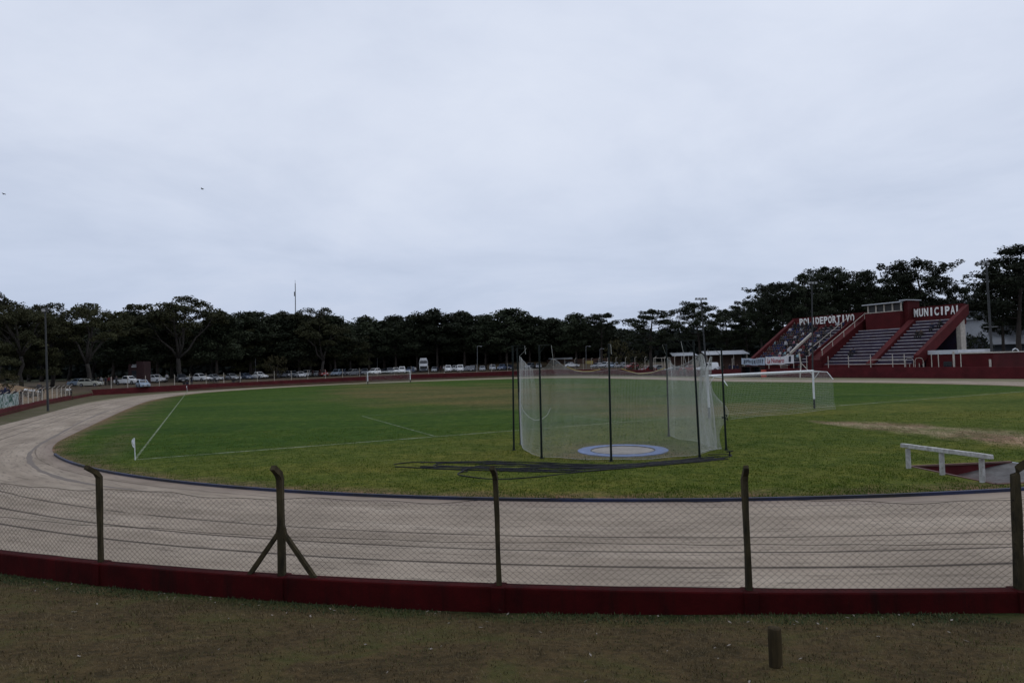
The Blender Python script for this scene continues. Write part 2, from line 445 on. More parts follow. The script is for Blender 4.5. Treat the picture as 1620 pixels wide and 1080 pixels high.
tr = ring_sheet('running_track', m_track(), {'n': NK, 'r': lambda i, k: R_IN[i] + (R_TR[i]-R_IN[i])*k/(NK-1)}, lambda p, k, i: 0.0, None, track_uv)
# the seam of the uv (last to first segment) lies on the far side, out of sight

# --- infield turf with the pit of the water jump cut out of it
PIT = [Vector((12.02, 20.2, 0)), Vector((12.42, 17.15, 0)), Vector((16.1, 17.55, 0)), Vector((15.35, 20.5, 0))]
def m_turf():
    m, nt, b = new_mat('pitch_turf')
    ca = ND(nt, 'ShaderNodeVertexColor', layer_name='tint').outputs['Color']
    co = COORD(nt, 'Object')
    mp = ND(nt, 'ShaderNodeMapping'); mp.inputs['Rotation'].default_value = (0, 0, TH); mp.inputs['Scale'].default_value = (.05, .16, 1); nt.links.new(co, mp.inputs['Vector'])
    n1 = NOISE(nt, mp.outputs[0], 1.0, 6, .62, .4); n2 = NOISE(nt, co, 1.1, 6, .7, .3); n3 = NOISE(nt, co, 16, 4, .75); n4 = NOISE(nt, co, 3.6, 5, .7, .5)
    c = MIX(nt, 1.0, ca, RAMP(nt, n1, [(.3, (.58,.74,.5)), (.5, (1,1,1)), (.7, (1.6,1.2,1.4))]), 'MULTIPLY')
    c = MIX(nt, RAMP(nt, n2, [(.56, 0), (.74, .45)]), c, (.13,.115,.04))
    c = MIX(nt, 1.0, c, RAMP(nt, n2, [(.3, (.6,.7,.55)), (.58, (1.12,1.08,1.1))]), 'MULTIPLY')
    c = MIX(nt, 1.0, c, RAMP(nt, n3, [(.34, (.42,.48,.36)), (.62, (1.3,1.27,1.25))]), 'MULTIPLY')
    c = MIX(nt, 1.0, c, RAMP(nt, n4, [(.34, (.58,.66,.5)), (.5, (1,1,1)), (.68, (1.5,1.34,1.45))]), 'MULTIPLY')
    nt.links.new(c, b.inputs['Base Color']); b.inputs['Roughness'].default_value = 1; b.inputs['Specular IOR Level'].default_value = .08
    BUMP(nt, b, MATH(nt, 'ADD', n3, n4), .8, .06)
    return m
def turf_col(p):
    u, v = uv_of(p)
    r = rad_at(R_IN, u, v) - math.hypot(u, v)
    x, y = p.x, p.y
    c = (.037, .076, .0072)
    # behind the goal line the turf is drier and more yellow
    c = lerp3(c, (.079, .101, .0155), sstep(-52, -57, u + 1.2*vnoise(x*.4, y*.4)) if u < -50 else 0)
    # worn ground down the middle of the pitch and in the goal mouths
    w = 0
    for (uc, vc, ru, rv, s) in ((-8, -2, 44, 15, .85), (-50.5, 1.5, 6, 9, .75), (38, 2, 16, 10, .6), (-30, -1, 12, 7, .5), (5, 16, 22, 9, .4)):
        q = ((u-uc)/ru)**2 + ((v-vc)/rv)**2 + .35*vnoise(x*.25, y*.2)
        w = max(w, s*sstep(1.15, .25, q))
    c = lerp3(c, (.108, .090, .036), w*.85)
    # dry strip inside the kerb and beside the touchline
    c = lerp3((.155, .105, .068), c, sstep(.0, 1.5, r + .5*vnoise(x*1.3, y*1.3)))
    q = abs(v + 33.2 + .6*vnoise(x*.3, y*.3)); c = lerp3((.10,.083,.045), c, .55 + .45*sstep(.1, .9, q))
    # trampled ring around the throwing circle
    q = math.hypot(x-4.15, y-25.5); c = lerp3((.10,.078,.05), c, .35 + .65*sstep(1.5, 3.4, q + .8*vnoise(x, y)))
    return c
def sstep_r(a, b, x): return sstep(a, b, x)
_s0 = sstep
def sstep(a, b, x):
    if a > b: return 1 - _s0(b, a, x)
    return _s0(a, b, x)
def build_turf():
    bm = bmesh.new()
    ring = [bm.verts.new(OV(DIRS[i][0]*R_IN[i], DIRS[i][1]*R_IN[i], .004)) for i in range(NA)]
    ed = [bm.edges.new((ring[i], ring[(i+1) % NA])) for i in range(NA)]
    pv = [bm.verts.new((p.x, p.y, .004)) for p in PIT]
    ed += [bm.edges.new((pv[i], pv[(i+1) % 4])) for i in range(4)]
    bmesh.ops.triangle_fill(bm, edges=ed, use_beauty=True)
    # cut on a grid so that the tint can vary; finer near the camera
    ys = [17 + .8*k for k in range(30)] + [41 + 1.6*k for k in range(25)] + [81 + 4*k for k in range(22)]
    xs = [-62 + 2.0*k for k in range(70)] + [-20 + 1.0*k for k in range(45)]
    for y in ys:
        bmesh.ops.bisect_plane(bm, geom=bm.verts[:]+bm.edges[:]+bm.faces[:], plane_co=(0, y, 0), plane_no=(0, 1, 0), dist=1e-5)
    for x in xs:
        bmesh.ops.bisect_plane(bm, geom=bm.verts[:]+bm.edges[:]+bm.faces[:], plane_co=(x, 0, 0), plane_no=(1, 0, 0), dist=1e-5)
    for f in bm.faces:
        if f.normal.z < 0: f.normal_flip()
    me = bpy.data.meshes.new('infield'); bm.to_mesh(me); bm.free()
    ca = me.color_attributes.new('tint', 'FLOAT_COLOR', 'POINT'); buf = []
    for vv in me.vertices: buf += [*turf_col(vv.co), 1.0]
    ca.data.foreach_set('color', buf)
    me.materials.append(m_turf())
    o = bpy.data.objects.new('infield', me); COL.objects.link(o); tag(o, kind='structure')
build_turf()

# --- chalk lines of the pitch (worn: broken up by noise)
def m_chalk():
    m, nt, b = new_mat('worn_chalk')
    n = NOISE(nt, COORD(nt, 'Object'), 1.6, 6, .7)
    c = RAMP(nt, n, [(.40, (.055,.085,.02)), (.68, (.20,.235,.15))])
    nt.links.new(c, b.inputs['Base Color']); b.inputs['Roughness'].default_value = 1
    return m
CORNER = Vector((-15.47, 26.86, 0))
def PT(a, l): return CORNER + VV_*a + UV_*l       # a across from the corner flag, l along the pitch
PW, PL = 66.0, 101.8
def strip(mb, pts, w, z):
    for a, b in zip(pts, pts[1:]):
        n = (b-a).normalized().cross(Vector((0,0,1)))*(w/2)
        mb.quad(*[Vector((q.x, q.y, z)) for q in (a-n, b-n, b+n, a+n)])
mb = MB()
def seg(a, b, n): return [a.lerp(b, i/n) for i in range(n+1)]
for k, (a, b) in enumerate(((PT(0,0.1), PT(0,PL)), (PT(0,PL), PT(PW,PL)),
             (PT(12.84,0), PT(12.84,16.5)), (PT(12.84,16.5), PT(53.2,16.5)), (PT(53.2,16.5), PT(53.2,0)),
             (PT(23.84,0), PT(23.84,5.5)), (PT(23.84,5.5), PT(42.2,5.5)), (PT(42.2,5.5), PT(42.2,0)), (PT(0,PL/2), PT(PW,PL/2)))):
    strip(mb, seg(a, b, 40), .085 if k else .10, .009 + .0012*(k % 4))
 
tag(mb.build('pitch_markings', m_chalk()), kind='structure')
mb = MB(); strip(mb, seg(PT(0,0), PT(PW,0), 60), .11, .0085)
m_c2, nt, b = new_mat('broken_chalk'); n = NOISE(nt, COORD(nt, 'Object'), 1.1, 6, .7)
nt.links.new(RAMP(nt, n, [(.38, (.06,.09,.02)), (.52, (.21,.24,.16)), (.72, (.40,.42,.36))]), b.inputs['Base Color']); b.inputs['Roughness'].default_value = 1
tag(mb.build('goal_line', m_c2), kind='structure')

# --- bare run-up of the jumping pit and the wheel rut of the track
def m_dirt():
    m, nt, b = new_mat('bare_dirt')
    n = NOISE(nt, COORD(nt, 'Object'), 1.2, 6, .7); n2 = NOISE(nt, COORD(nt, 'Object'), 9, 4, .7)
    c = RAMP(nt, n, [(.36, (.08,.10,.02)), (.44, (.125,.095,.055)), (.58, (.19,.145,.095)), (.74, (.29,.235,.17))])
    c = MIX(nt, 1.0, c, RAMP(nt, n2, [(.3, .7), (.65, 1.1)]), 'MULTIPLY')
    nt.links.new(c, b.inputs['Base Color']); b.inputs['Roughness'].default_value = 1
    return m
up = [(1262,664.5),(1300,666.5),(1380,669.5),(1450,673),(1530,679),(1620,687),(1700,694)]
lo = [(1275,667.5),(1320,672.5),(1385,679),(1450,685.5),(1530,694),(1620,705),(1700,716)]
mb = MB()
NS = 60
def along(L, t):
    t *= len(L)-1; i = min(int(t), len(L)-2); f = t-i
    return (L[i][0]*(1-f)+L[i+1][0]*f, L[i][1]*(1-f)+L[i+1][1]*f)
Rr = random.Random(3)
ROWS = ((-.42, 0), (-.12, .35), (.12, .85), (.4, 1), (.65, .9), (.9, .8), (1.12, .3), (1.42, 0))
mb.cols = []
for i in range(NS+1):
    a = along(up, i/NS); b = along(lo, i/NS); ps, pe = G(*a), G(*b)
    for t, f in ROWS:
        q = ps.lerp(pe, t); q = Vector((q.x, q.y, .0135)); f = max(0, min(1, f + (.5*vnoise(q.x*1.6, q.y*1.9) if 0 < f else 0)))*sstep(0, .16, i/NS)
        mb.v.append(q); mb.cols.append(lerp3(turf_col(q), (.29,.225,.155) if vnoise(q.x*.7, q.y*.9) > -.1 else (.20,.135,.095), f))
w_ = len(ROWS)
for i in range(NS):
    for j in range(w_-1):
        n0 = i*w_+j; mb.f.append((n0, n0+1, n0+w_+1, n0+w_)); mb.m.append(0)
tag(mb.build('runway', m_turf(), smooth=True), kind='structure')

rutm = simple('dark_rut_soil', (.10,.080,.066), .95, .3, 2.0, c2=(.145,.12,.10))
rut = [(300,617.8),(255,624.5),(205,639),(163,652),(128,667),(92,687),(62,703),(46,717),(47,731),(62,744),(98,757),(150,767),(205,774),(262,780),(330,785)]
mb = MB(); Rr = random.Random(5)
pts = []
for i in range(121):
    p = G(*along(rut, i/120)); pts.append(p)
for _ in range(3): pts = [pts[0]] + [(pts[i-1]+pts[i]*2+pts[i+1])/4 for i in range(1, len(pts)-1)] + [pts[-1]]
for i in range(120):
    a, b = pts[i], pts[i+1]
    t = (b-a).normalized(); n = t.cross(Vector((0,0,1)))
    w = lambda j: (.085+.02*sin(j*.31)+.015*sin(j*1.3)) * sstep(0, 30, j) * sstep(120, 85, j)
    mb.quad(*[Vector((q.x, q.y, .004)) for q in (a-n*w(i), b-n*w(i+1), b+n*w(i+1), a+n*w(i))])
tag(mb.build('track_rut', rutm), kind='structure')

# --- kerb: a low timber and concrete edging, painted blue, round the near bend
def m_kerb():
    m, nt, b = new_mat('blue_kerb_paint')
    co = COORD(nt, 'Object'); n = NOISE(nt, co, .35, 5, .7); n2 = NOISE(nt, co, 9, 4, .7)
    c = RAMP(nt, n, [(.36, (.005,.005,.007)), (.52, (.006,.010,.034)), (.72, (.010,.021,.085))])
    c = MIX(nt, RAMP(nt, n2, [(.55, 0), (.75, .8)]), c, (.03,.027,.025))
    nt.links.new(c, b.inputs['Base Color']); b.inputs['Roughness'].default_value = .7
    return m
mb = MB()
kp = arc(36.07, 14, 150, 260)
for (u1, v1), (u2, v2) in zip(kp, kp[1:]):
    def q(u, v, f, z):
        du, dv = u+L0, v; r = math.hypot(du, dv); return OV(-L0+du*f/r, dv*f/r, z)
    r0, r1 = 36.02, 36.11
    mb.quad(q(u1,v1,r1,.0), q(u2,v2,r1,.0), q(u2,v2,r1,.075), q(u1,v1,r1,.075))
    mb.quad(q(u1,v1,r1,.075), q(u2,v2,r1,.075), q(u2,v2,r0,.075), q(u1,v1,r0,.075))
    mb.quad(q(u1,v1,r0,.075), q(u2,v2,r0,.075), q(u2,v2,r0,.0), q(u1,v1,r0,.0))
k_ = mb.build('track_kerb', m_kerb()); tag(k_, 'low blue painted kerb curving between the grass infield and the sandy track', 'kerb')
# ------------------------------------------------------------------ walls along the line WALL_UV
def lerp_list(L, x):
    if x <= L[0][0]: return L[0][1]
    for (a, p), (b, q) in zip(L, L[1:]):
        if x <= b: return p + (q-p)*(x-a)/(b-a)
    return L[-1][1]
def wall_mesh(mb, pts, ztop, th=.18, zb=-.3):
    """pts in world; butted hexahedra would show seams, so one swept section"""
    n = len(pts); base = len(mb.v)
    for i, p in enumerate(pts):
        t = (pts[min(i+1, n-1)] - pts[max(i-1, 0)]); t.z = 0; t.normalize()
        s = t.cross(Vector((0,0,1)))*(th/2); zt = ztop(p) if callable(ztop) else ztop
        for q, z in ((p-s, zb), (p+s, zb), (p+s, zt-.015), (p+s*.86, zt), (p-s*.86, zt), (p-s, zt-.015)):
            mb.v.append(Vector((q.x, q.y, z)))
    for i in range(n-1):
        for j in range(6):
            k = (j+1) % 6
            mb.f.append((base+i*6+j, base+i*6+k, base+(i+1)*6+k, base+(i+1)*6+j)); mb.m.append(0)
    mb.f.append(tuple(base+j for j in reversed(range(6)))); mb.m.append(0)
    mb.f.append(tuple(base+(n-1)*6+j for j in range(6))); mb.m.append(0)
def dens(P, step):
    out = []
    for a, b in zip(P, P[1:]):
        k = max(1, int((b-a).length/step))
        out += [a.lerp(b, i/k) for i in range(k)]
    return out + [P[-1]]
def smooth_path(P, n=2):
    for _ in range(n):
        Q = [P[0]]
        for a, b in zip(P, P[1:]): Q += [a.lerp(b, .25), a.lerp(b, .75)]
        P = Q + [P[-1]]
    return P
nearw = [OV(u, v) for u, v in arc(44.14, 9, 92, 110)]
leftw = [OV(u, v) for u, v in arc(44.14, 0, 8.7, 10)][::-1] + [OV(-41.5, -44.14)] + smooth_path([OV(u, v) for u, v in ((-40.5,-44.2),(-30,-44.7),(-11.4,-45.7),(11.4,-46.6),(28.6,-46.4))])
linkw = [OV(29.6,-46.4), OV(36,-46.3), OV(46.6,-46.1)]
farw_uv = [(47.2,-46.2),(57,-31.4),(66,-17),(71,-8),(75,5),(76.5,17),(75,32),(72,45),(68,55),(60,60),(45,60.5),(25,58.2),(12,56.4)]
farw = smooth_path([OV(u, v) for u, v in farw_uv])
rightw = smooth_path([OV(u, v) for u, v in ((11,56.3),(4,55.9),(-12,55.9),(-24,56.3),(-41,57.4),(-60,57.8))])
YTOP = [(140,616.5),(300,608),(480,600),(640,592.5),(800,587),(870,584.5),(960,583.7),(1050,585.5),(1110,585),(1160,583.5),(1400,580.5),(1620,580)]
def pxcol(p):
    d = Vector(p) - EYE; w = d.dot(FW)
    return 810 + FPX*d.dot(CR)/w, 540 - FPX*d.dot(CU)/w
def far_top(p):
    x, y = pxcol((p.x, p.y, 1.0))
    yt = lerp_list(YTOP, x)
    return max(.6, AT(x, yt, p.y).z)
mb = MB(); wall_mesh(mb, nearw, .62)
o = mb.build('low_wall', M['red_wall']); NEARWALL = o; tag(o, 'dark red painted low wall under the chain link fence, closest to the viewer', 'wall')
mb = MB(); wall_mesh(mb, dens(leftw, 4), lambda p: .62 + .03*sin(p.y*.5)); o = mb.build('low_wall', M['red_far']); tag(o, 'low red wall under the white crooked posts with the teal banner', 'wall')
mb = MB(); wall_mesh(mb, dens(linkw, 3), .42); o = mb.build('low_wall', M['red_far']); tag(o, 'lowest short red wall without posts, joining two taller red walls', 'wall')
mb = MB(); wall_mesh(mb, dens(farw, 3), far_top); o = mb.build('low_wall', M['red_far']); tag(o, 'long curved red wall in front of the parked cars', 'wall')
mb = MB(); wall_mesh(mb, dens(rightw, 3), far_top); o = mb.build('low_wall', M['red_far']); tag(o, 'red wall with white posts running before the grandstand', 'wall')
WALL_ALL = farw + rightw
def wall_px(x, path):
    """point of a wall path under a photo column (the last crossing)"""
    res = None
    for a, b in zip(path, path[1:]):
        xa, xb = pxcol((a.x, a.y, 1))[0], pxcol((b.x, b.y, 1))[0]
        if (xa-x)*(xb-x) <= 0 and abs(xa-xb) > 1e-6:
            res = a.lerp(b, (x-xa)/(xb-xa))
    return res

# ------------------------------------------------------------------ near fence: chain link between crook-topped concrete posts
fence = empty('chain_link_fence', (0, 8.6, .6), world=True)
tag(fence, 'rusty chain link fence on dark concrete posts, closest to the viewer', 'fence')
NC = OV(-L0, 0)
def outdir(p): d = Vector((p.x-NC.x, p.y-NC.y, 0)); return d.normalized()
def crook_post(mb, p, z0, ztop, w, lean, arm, armdir, armup=.2, m=0, sides=4):
    t = armdir; a0 = Vector((p.x, p.y, z0)); b0 = Vector((p.x+lean, p.y, ztop-armup))
    k = 9 if w > .1 else 3
    body = [a0.lerp(b0, i/k) for i in range(k+1)]
    tip = b0 + t*arm + Vector((0, 0, armup))
    midp = b0 + t*arm*.22 + Vector((0, 0, armup*.42))
    pts = body + [midp, midp.lerp(tip, .5), tip]
    r = [w*.72*(1-.16*i/len(pts)) for i in range(len(pts))]
    mb.tube(pts, r, sides, m, ph=PI/4 if sides == 4 else 0)
NP = [(-250,.085,0,.30),(160,.088,-.02,.34),(446,.112,.0,.27),(790,.085,-.012,.30),(1185,.085,-.005,.24),(1613,.105,.02,.25),(2010,.09,0,.25)]
TOPY = {160: 738, 446: 739, 790: 739, 1185: 738, 1613: 729}
for x, w, lean, arm in NP:
    q = None
    for a, b in zip(nearw, nearw[1:]):
        if b.y < 1 or a.y < 1: continue
        xa, xb = pxcol((a.x, a.y, .62))[0], pxcol((b.x, b.y, .62))[0]
        if (xa-x)*(xb-x) <= 0: q = a.lerp(b, (x-xa)/(xb-xa)); break
    if q is None: continue
    mb = MB(); d = outdir(q)
    if x == 1613: d = Vector((.55, -.8, 0)).normalized()
    top = AT(x, TOPY.get(x, 739), q.y-arm*.64).z
    crook_post(mb, q, .60, top, w*.78, lean, arm*.64, d, .19)
    Rr = random.Random(x)
    for v_ in mb.v: v_ += Vector((Rr.uniform(-1,1), Rr.uniform(-1,1), Rr.uniform(-1,1)))*.006
    po = mb.build('post', M['concrete_post'], fence)
    mb = MB(); tt = Vector((-d.y, d.x, 0)) if x != 1613 else Vector((1,0,0)); od = outdir(q); tt = Vector((-od.y, od.x, 0))
    c0 = q + od*.0
    a_, b_ = tt*.085, od*.118
    mb.hexa([Vector((p_.x, p_.y, z_)) for z_ in (-.2, .624) for p_ in (c0-a_-b_, c0+a_-b_, c0+a_+b_, c0-a_+b_)]); mb.build('pier', M['red_wall'], NEARWALL, bevel=.01)
    if x == 446:
        po['label'] = 'thicker corner post propped by two slanting braces'
        for s in (-1, 1):
            mb = MB()
            tdir = Vector((-d.y, d.x, 0)) * s
            foot = q + tdir*.52; foot.z = .60; hd = Vector((q.x, q.y, 1.19)) + tdir*.055
            mb.tube([foot, foot.lerp(hd, .5), hd, hd+Vector((0,0,.1))-tdir*.01], [.042,.040,.038,.030], 4, ph=PI/4)
            mb.build('brace', M['concrete_post'], po)
# woven wire
mb = MB(); Rr = random.Random(11)
CELL = .048
arc_len = lambda a: rad(a)*44.14
A0, A1 = arc_len(12), arc_len(64)
def fp(s, z, off=0.0):
    a = s/44.14; r = 44.14 + off
    return OV(-L0 - r*sin(a), -r*cos(a), z)
n_str = int((A1-A0)/CELL); n_pt = 28
def sag(s): return .018*sin(s*2.1) + .022*sin(s*.73+1) + .012*sin(s*5.3)
for k in range(n_str):
    pts = []
    for j in range(n_pt+1):
        s = A0 + (k + (.5 if (j+k) % 2 else -.5))*CELL + .012*sin(j*.35 + k*.05)
        zt = 1.70 + sag(s)
        z = .63 + (zt-.63)*j/n_pt
        pts.append(fp(s, z, .02*sin(s*1.9+z*3) + .012*sin(z*9+s)))
    mb.tube(pts, .0023, 3, caps=False)
mb.build('chain_link_mesh', M['wire'], fence)
for z, sg in ((1.70, 1), (1.17, .35), (.64, .2)):
    mb = MB(); mb.tube([fp(A0 + (A1-A0)*i/300, z + sag(A0 + (A1-A0)*i/300)*sg, .02*sin((A0+(A1-A0)*i/300)*1.9+z*3)) for i in range(301)], .003, 4)
    mb.build('tension_wire', M['wire'], fence)

# stump in the bank
sp_ = gt(1228, 1057)
mb = MB(); prof = [(.057,-.1),(.058,.0),(.055,.12),(.056,.25),(.055,.342),(.052,.348),(.0,.350)]
mb.lathe([(r*(1+.0), z) for r, z in prof], (0,0,0), 18)
for v_ in mb.v: v_.x *= 1+.04*sin(v_.z*9+v_.y*30); v_.x += v_.z*-.01
o = mb.build('wooden_stump', M['stump'], smooth=True); o.location = sp_; tag(o, 'short round wooden stump standing alone in the dry grass', 'post')

# ------------------------------------------------------------------ fences beyond: white crook-topped posts
def white_fence(label, spots, h, path_dir, arm=.35, wires=True, group=None):
    c = sum((p for p, z in spots), Vector())/len(spots); c.z = spots[0][1]
    f = empty('post_fence', c, world=True); tag(f, label, 'fence')
    for p, z in spots:
        mb = MB(); d = Vector((-path_dir(p).y, path_dir(p).x, 0))
        crook_post(mb, p, z-.02, z+h, .075, 0, arm, d, .28)
        mb.build('post', M['white_post'], f)
    if wires:
        for hh in (.97, .55):
            mb = MB(); mb.tube([Vector((p.x, p.y, z+(h-.3)*hh)) for p, z in spots], .006, 4)
            mb.build('wire', M['wire'], f)
    return f
ldir = lambda p: UV_*-1
left_spots = []
u = -36
while u < 30:
    v = lerp_list([(-41.5,-44.14),(-30,-44.7),(-11.4,-45.7),(11.4,-46.55),(30,-46.4)], u)
    left_spots.append((OV(u, v), .62)); u += 2.9
lf = white_fence('fence of white crook-topped posts by the earth mound and the teal banner', left_spots, 1.55, lambda p: UV_*-1, .34)
mb = MB()
for (p, z), (q, z2) in zip(left_spots, left_spots[1:]):
    Lr = (q-p).length
    for k in range(int(Lr/.24)):
        a = p.lerp(q, k*.24/Lr); b = p.lerp(q, (k+1)*.24/Lr)
        mb.tube([Vector((a.x,a.y,.63)), Vector((b.x,b.y,1.85))], .003, 3, caps=False)
        mb.tube([Vector((b.x,b.y,.63)), Vector((a.x,a.y,1.85))], .003, 3, caps=False)
mb.build('chain_link_mesh', M['white_post'], lf)
def far_dir(p): return Vector((1, .2, 0)).normalized()
fx = [176,202,230,252,276,300,326,354,380,407,434,461,487,515,542,569,597,624,651,678,703,728,754,778,803,828]
sp2 = []
for x in fx:
    p = wall_px(x, farw)
    if p is not None: sp2.append((p, far_top(p)))
white_fence('fence of thin white posts rising from the curved red wall by the cars', sp2, 2.05, lambda p: Vector((.8,.6,0)), .12)
sp3 = []
for x in [876,894,910,923,936,948,962,975,990,1005,1021,1037,1052,1068,1082,1097,1112,1128]:
    p = wall_px(x, farw)
    if p is not None: sp3.append((p, far_top(p)))
white_fence('fence of pale crook-topped posts beyond the throwing cage', sp3, 2.9, lambda p: Vector((.5,-.86,0)), .45)
sp4 = []
for x in [1159,1178,1198,1217,1236,1256,1277]:
    p = wall_px(x, rightw); 
    if p is not None: sp4.append((p, far_top(p)))
white_fence('white posts carrying the two cloth banners below the crowd', sp4, 1.9, lambda p: Vector((.5,-.86,0)), .0)
rail = empty('railing', OV(-18, 56.2, 1.5), world=True); tag(rail, 'white post and rail barrier in front of the empty blue steps', 'railing')
rp = []
for x in [1311,1343,1378,1413,1432,1475,1486,1521]:
    p = wall_px(x, rightw); z = far_top(p); rp.append((p, z))
    mb = MB(); crook_post(mb, p, z-.02, z+1.75, .07, 0, .0, Vector((1,0,0)), .2); mb.build('post', M['white_post'], rail)
for hh in (1.05, .42):
    mb = MB(); mb.tube([Vector((p.x, p.y, z+hh)) for p, z in rp[1:5]], .035, 5); mb.build('rail', M['white_post'], rail)

# ------------------------------------------------------------------ throwing cage
CC = G(985, 712.6)
circ = empty('throwing_circle', CC, world=True); tag(circ, 'round concrete throwing circle with a faded blue painted ring inside the net', 'throwing circle')
m_blue, nt, b = new_mat('faded_blue_ring')
n = NOISE(nt, COORD(nt, 'Object'), 3, 6, .7); c = RAMP(nt, n, [(.3, (.16,.15,.13)), (.46, (.10,.145,.28)), (.7, (.16,.22,.38))]); nt.links.new(c, b.inputs['Base Color']); b.inputs['Roughness'].default_value = .9
def disc(mb, c, r0, r1, z0, z1, n=64):
    for i in range(n):
        a, a2 = 2*PI*i/n, 2*PI*(i+1)/n
        P = lambda r, a, z: Vector((c.x+r*cos(a), c.y+r*sin(a), z))
        if r0 > 0: mb.quad(P(r0,a,z1), P(r1,a,z1), P(r1,a2,z1), P(r0,a2,z1))
        else: mb.tri(P(0,0,z1), P(r1,a,z1), P(r1,a2,z1))
        mb.quad(P(r1,a,z0), P(r1,a2,z0), P(r1,a2,z1), P(r1,a,z1))
        if r0 > 0: mb.quad(P(r0,a2,z0), P(r0,a,z0), P(r0,a,z1), P(r0,a2,z1))
mb = MB(); disc(mb, CC, 1.24, 1.72, 0, .03); mb.build('painted_ring', m_blue, circ)
mb = MB(); disc(mb, CC, 0, 1.2, 0, .016); mb.build('concrete_disc', M['concrete'], circ)
mb = MB(); disc(mb, CC, 1.2, 1.237, 0, .036); mb.build('steel_rim', M['green_pole'], circ)

cage = empty('throwing_cage', Vector((CC.x, CC.y, 0)), world=True)
tag(cage, 'hammer throwing cage of dark green poles hung with white netting', 'throwing cage')
POLES = [((813,712),(811,547)),((824,703),(818,551)),((857,725),(853,546)),((967,730),(963,544)),((1058,690),(1054,545)),((1107,724),(1097,538)),((1149,712),(1141,551))]
arms_end = []
for i, (b_, t_) in enumerate(POLES):
    p = G(*b_); q = AT(t_[0], t_[1], p.y)
    mb = MB(); mb.tube([p - Vector((0,0,.05)), p.lerp(q, .5), q], [.040,.037,.033], 8)
    po = mb.build('pole', M['green_pole'], cage)
    inw = Vector((CC.x-p.x, CC.y-p.y, 0)).normalized()
    if i == 0: inw = Vector((1, .2, 0)).normalized()
    e = q + inw*(.5 if i not in (3,) else .42)
    mb = MB(); mb.tube([q - inw*.08, e], .011, 6); mb.tube([q - Vector((0,0,.3)), q + inw*.25 - Vector((0,0,.01))], .007, 5)
    a_ = mb.build('gallows_arm', M['green_pole'], cage)
    arms_end.append(e)
    mb = MB(); mb.lathe([(.0,.0),(.09,.0),(.09,.02),(.05,.03),(.047,.12),(.0,.12)], p, 10); mb.build('pole_socket', M['green_pole'], cage)

def net_sheet(mb, pairs, cell, r, fold=.05, bulge=None, seed=1, zlow=.03, dD=.25, lock=()):
    Rr = random.Random(seed)
    B = [G(*b_) for b_, t_ in pairs]; Tt = [AT(t_[0], t_[1], B[i].y + dD) for i, (b_, t_) in enumerate(pairs)]
    Ls = [0]
    for a, b in zip(B, B[1:]): Ls.append(Ls[-1] + max((b-a).length, .15))
    n = int(Ls[-1]/cell); 
    def cat(P, s):
        i = 0
        while i < len(Ls)-2 and Ls[i+1] < s: i += 1
        f = (s-Ls[i])/(Ls[i+1]-Ls[i]); p0 = P[max(i-1,0)]; p1 = P[i]; p2 = P[i+1]; p3 = P[min(i+2, len(P)-1)]
        return .5*((2*p1) + (p2-p0)*f + (2*p0-5*p1+4*p2-p3)*f*f + (3*p1-p0-3*p2+p3)*f**3)
    hmax = max((t-b).length for t, b in zip(Tt, B)); m = int(hmax/cell)
    grid = []
    for i in range(n+1):
        s = Ls[-1]*i/n; b = cat(B, s); t = cat(Tt, s); b.z = zlow + .02*sin(s*3)
        d = cat(B, min(s+.05, Ls[-1])) - cat(B, max(s-.05, 0)); d.z = 0; d.normalize(); nrm = d.cross(Vector((0,0,1)))
        colm = []
        for j in range(m+1):
            f = j/m; p = b.lerp(t, f)
            w = sin(PI*f)
            p = p + nrm*(fold*(sin(s*6.3 + 1.7*f) + .6*sin(s*13.1 + 4*f + 1))*(.35+.65*f) + .16*w*sin(s*.9+seed) - .10*w)
            p = p + d*(.012*sin(f*7+s*2))
            if bulge: p = p + bulge(s/Ls[-1], f)
            colm.append(p)
        grid.append(colm)
    for i in range(n+1): mb.tube(grid[i], r, 3, caps=False)
    for j in range(m+1): mb.tube([grid[i][j] for i in range(n+1)], r*(3.4 if j == 0 else 2.4 if j == m else 1), 3, caps=False)
mb = MB()
net_sheet(mb, [((824,703),(822,563)),((829,711),(832,575)),((840,718),(843,583)),((855,722),(862,581)),((868,724),(875,568)),((885,725),(892,579)),((905,726),(908,586)),((940,727),(935,588)),((975,728),(970,585)),((1010,727),(1010,590)),((1050,725),(1050,585)),((1085,722),(1085,575)),((1105,719),(1110,560)),((1122,715),(1117,582)),((1135,711),(1124,564))], .046, .0019, .008, seed=1)
net_near = mb.build('net', M['net'], cage); net_near['label'] = 'wide net curtain along the poles towards the viewer'
mb = MB()
net_sheet(mb, [((1058,689),(1056,566)),((1068,693),(1066,578)),((1085,696),(1082,581)),((1105,700),(1097,574)),((1122,706),(1110,560)),((1135,711),(1117,583))], .046, .0021, .02, seed=2)
net_back = mb.build('net', M['net'], cage); net_back['label'] = 'net curtain hanging from the pole at the cage opening'
mb = MB()
net_sheet(mb, [((1108,716),(1108,561)),((1116,714),(1113,572)),((1124,712),(1117,583)),((1131,711),(1123,565)),((1136,710),(1125,568))], .040, .0030, .06, seed=3,
          bulge=lambda s, f: Vector((.62*sstep(.3, 1, s)*math.exp(-((f-.40)/.17)**2) + .12*s*(1-f), 0, 0)))
hm = MB(); hm.tube([AT(x, y, 27.0) for x, y in ((823,636),(828,650),(836,659),(846,664.5),(857,663),(866,656),(871,645))], .012, 5); hm.build('net_hem', M['net'], cage)
net_f = mb.build('net', M['net'], cage); net_f['label'] = 'gathered fold of net pulled towards the outer pole'
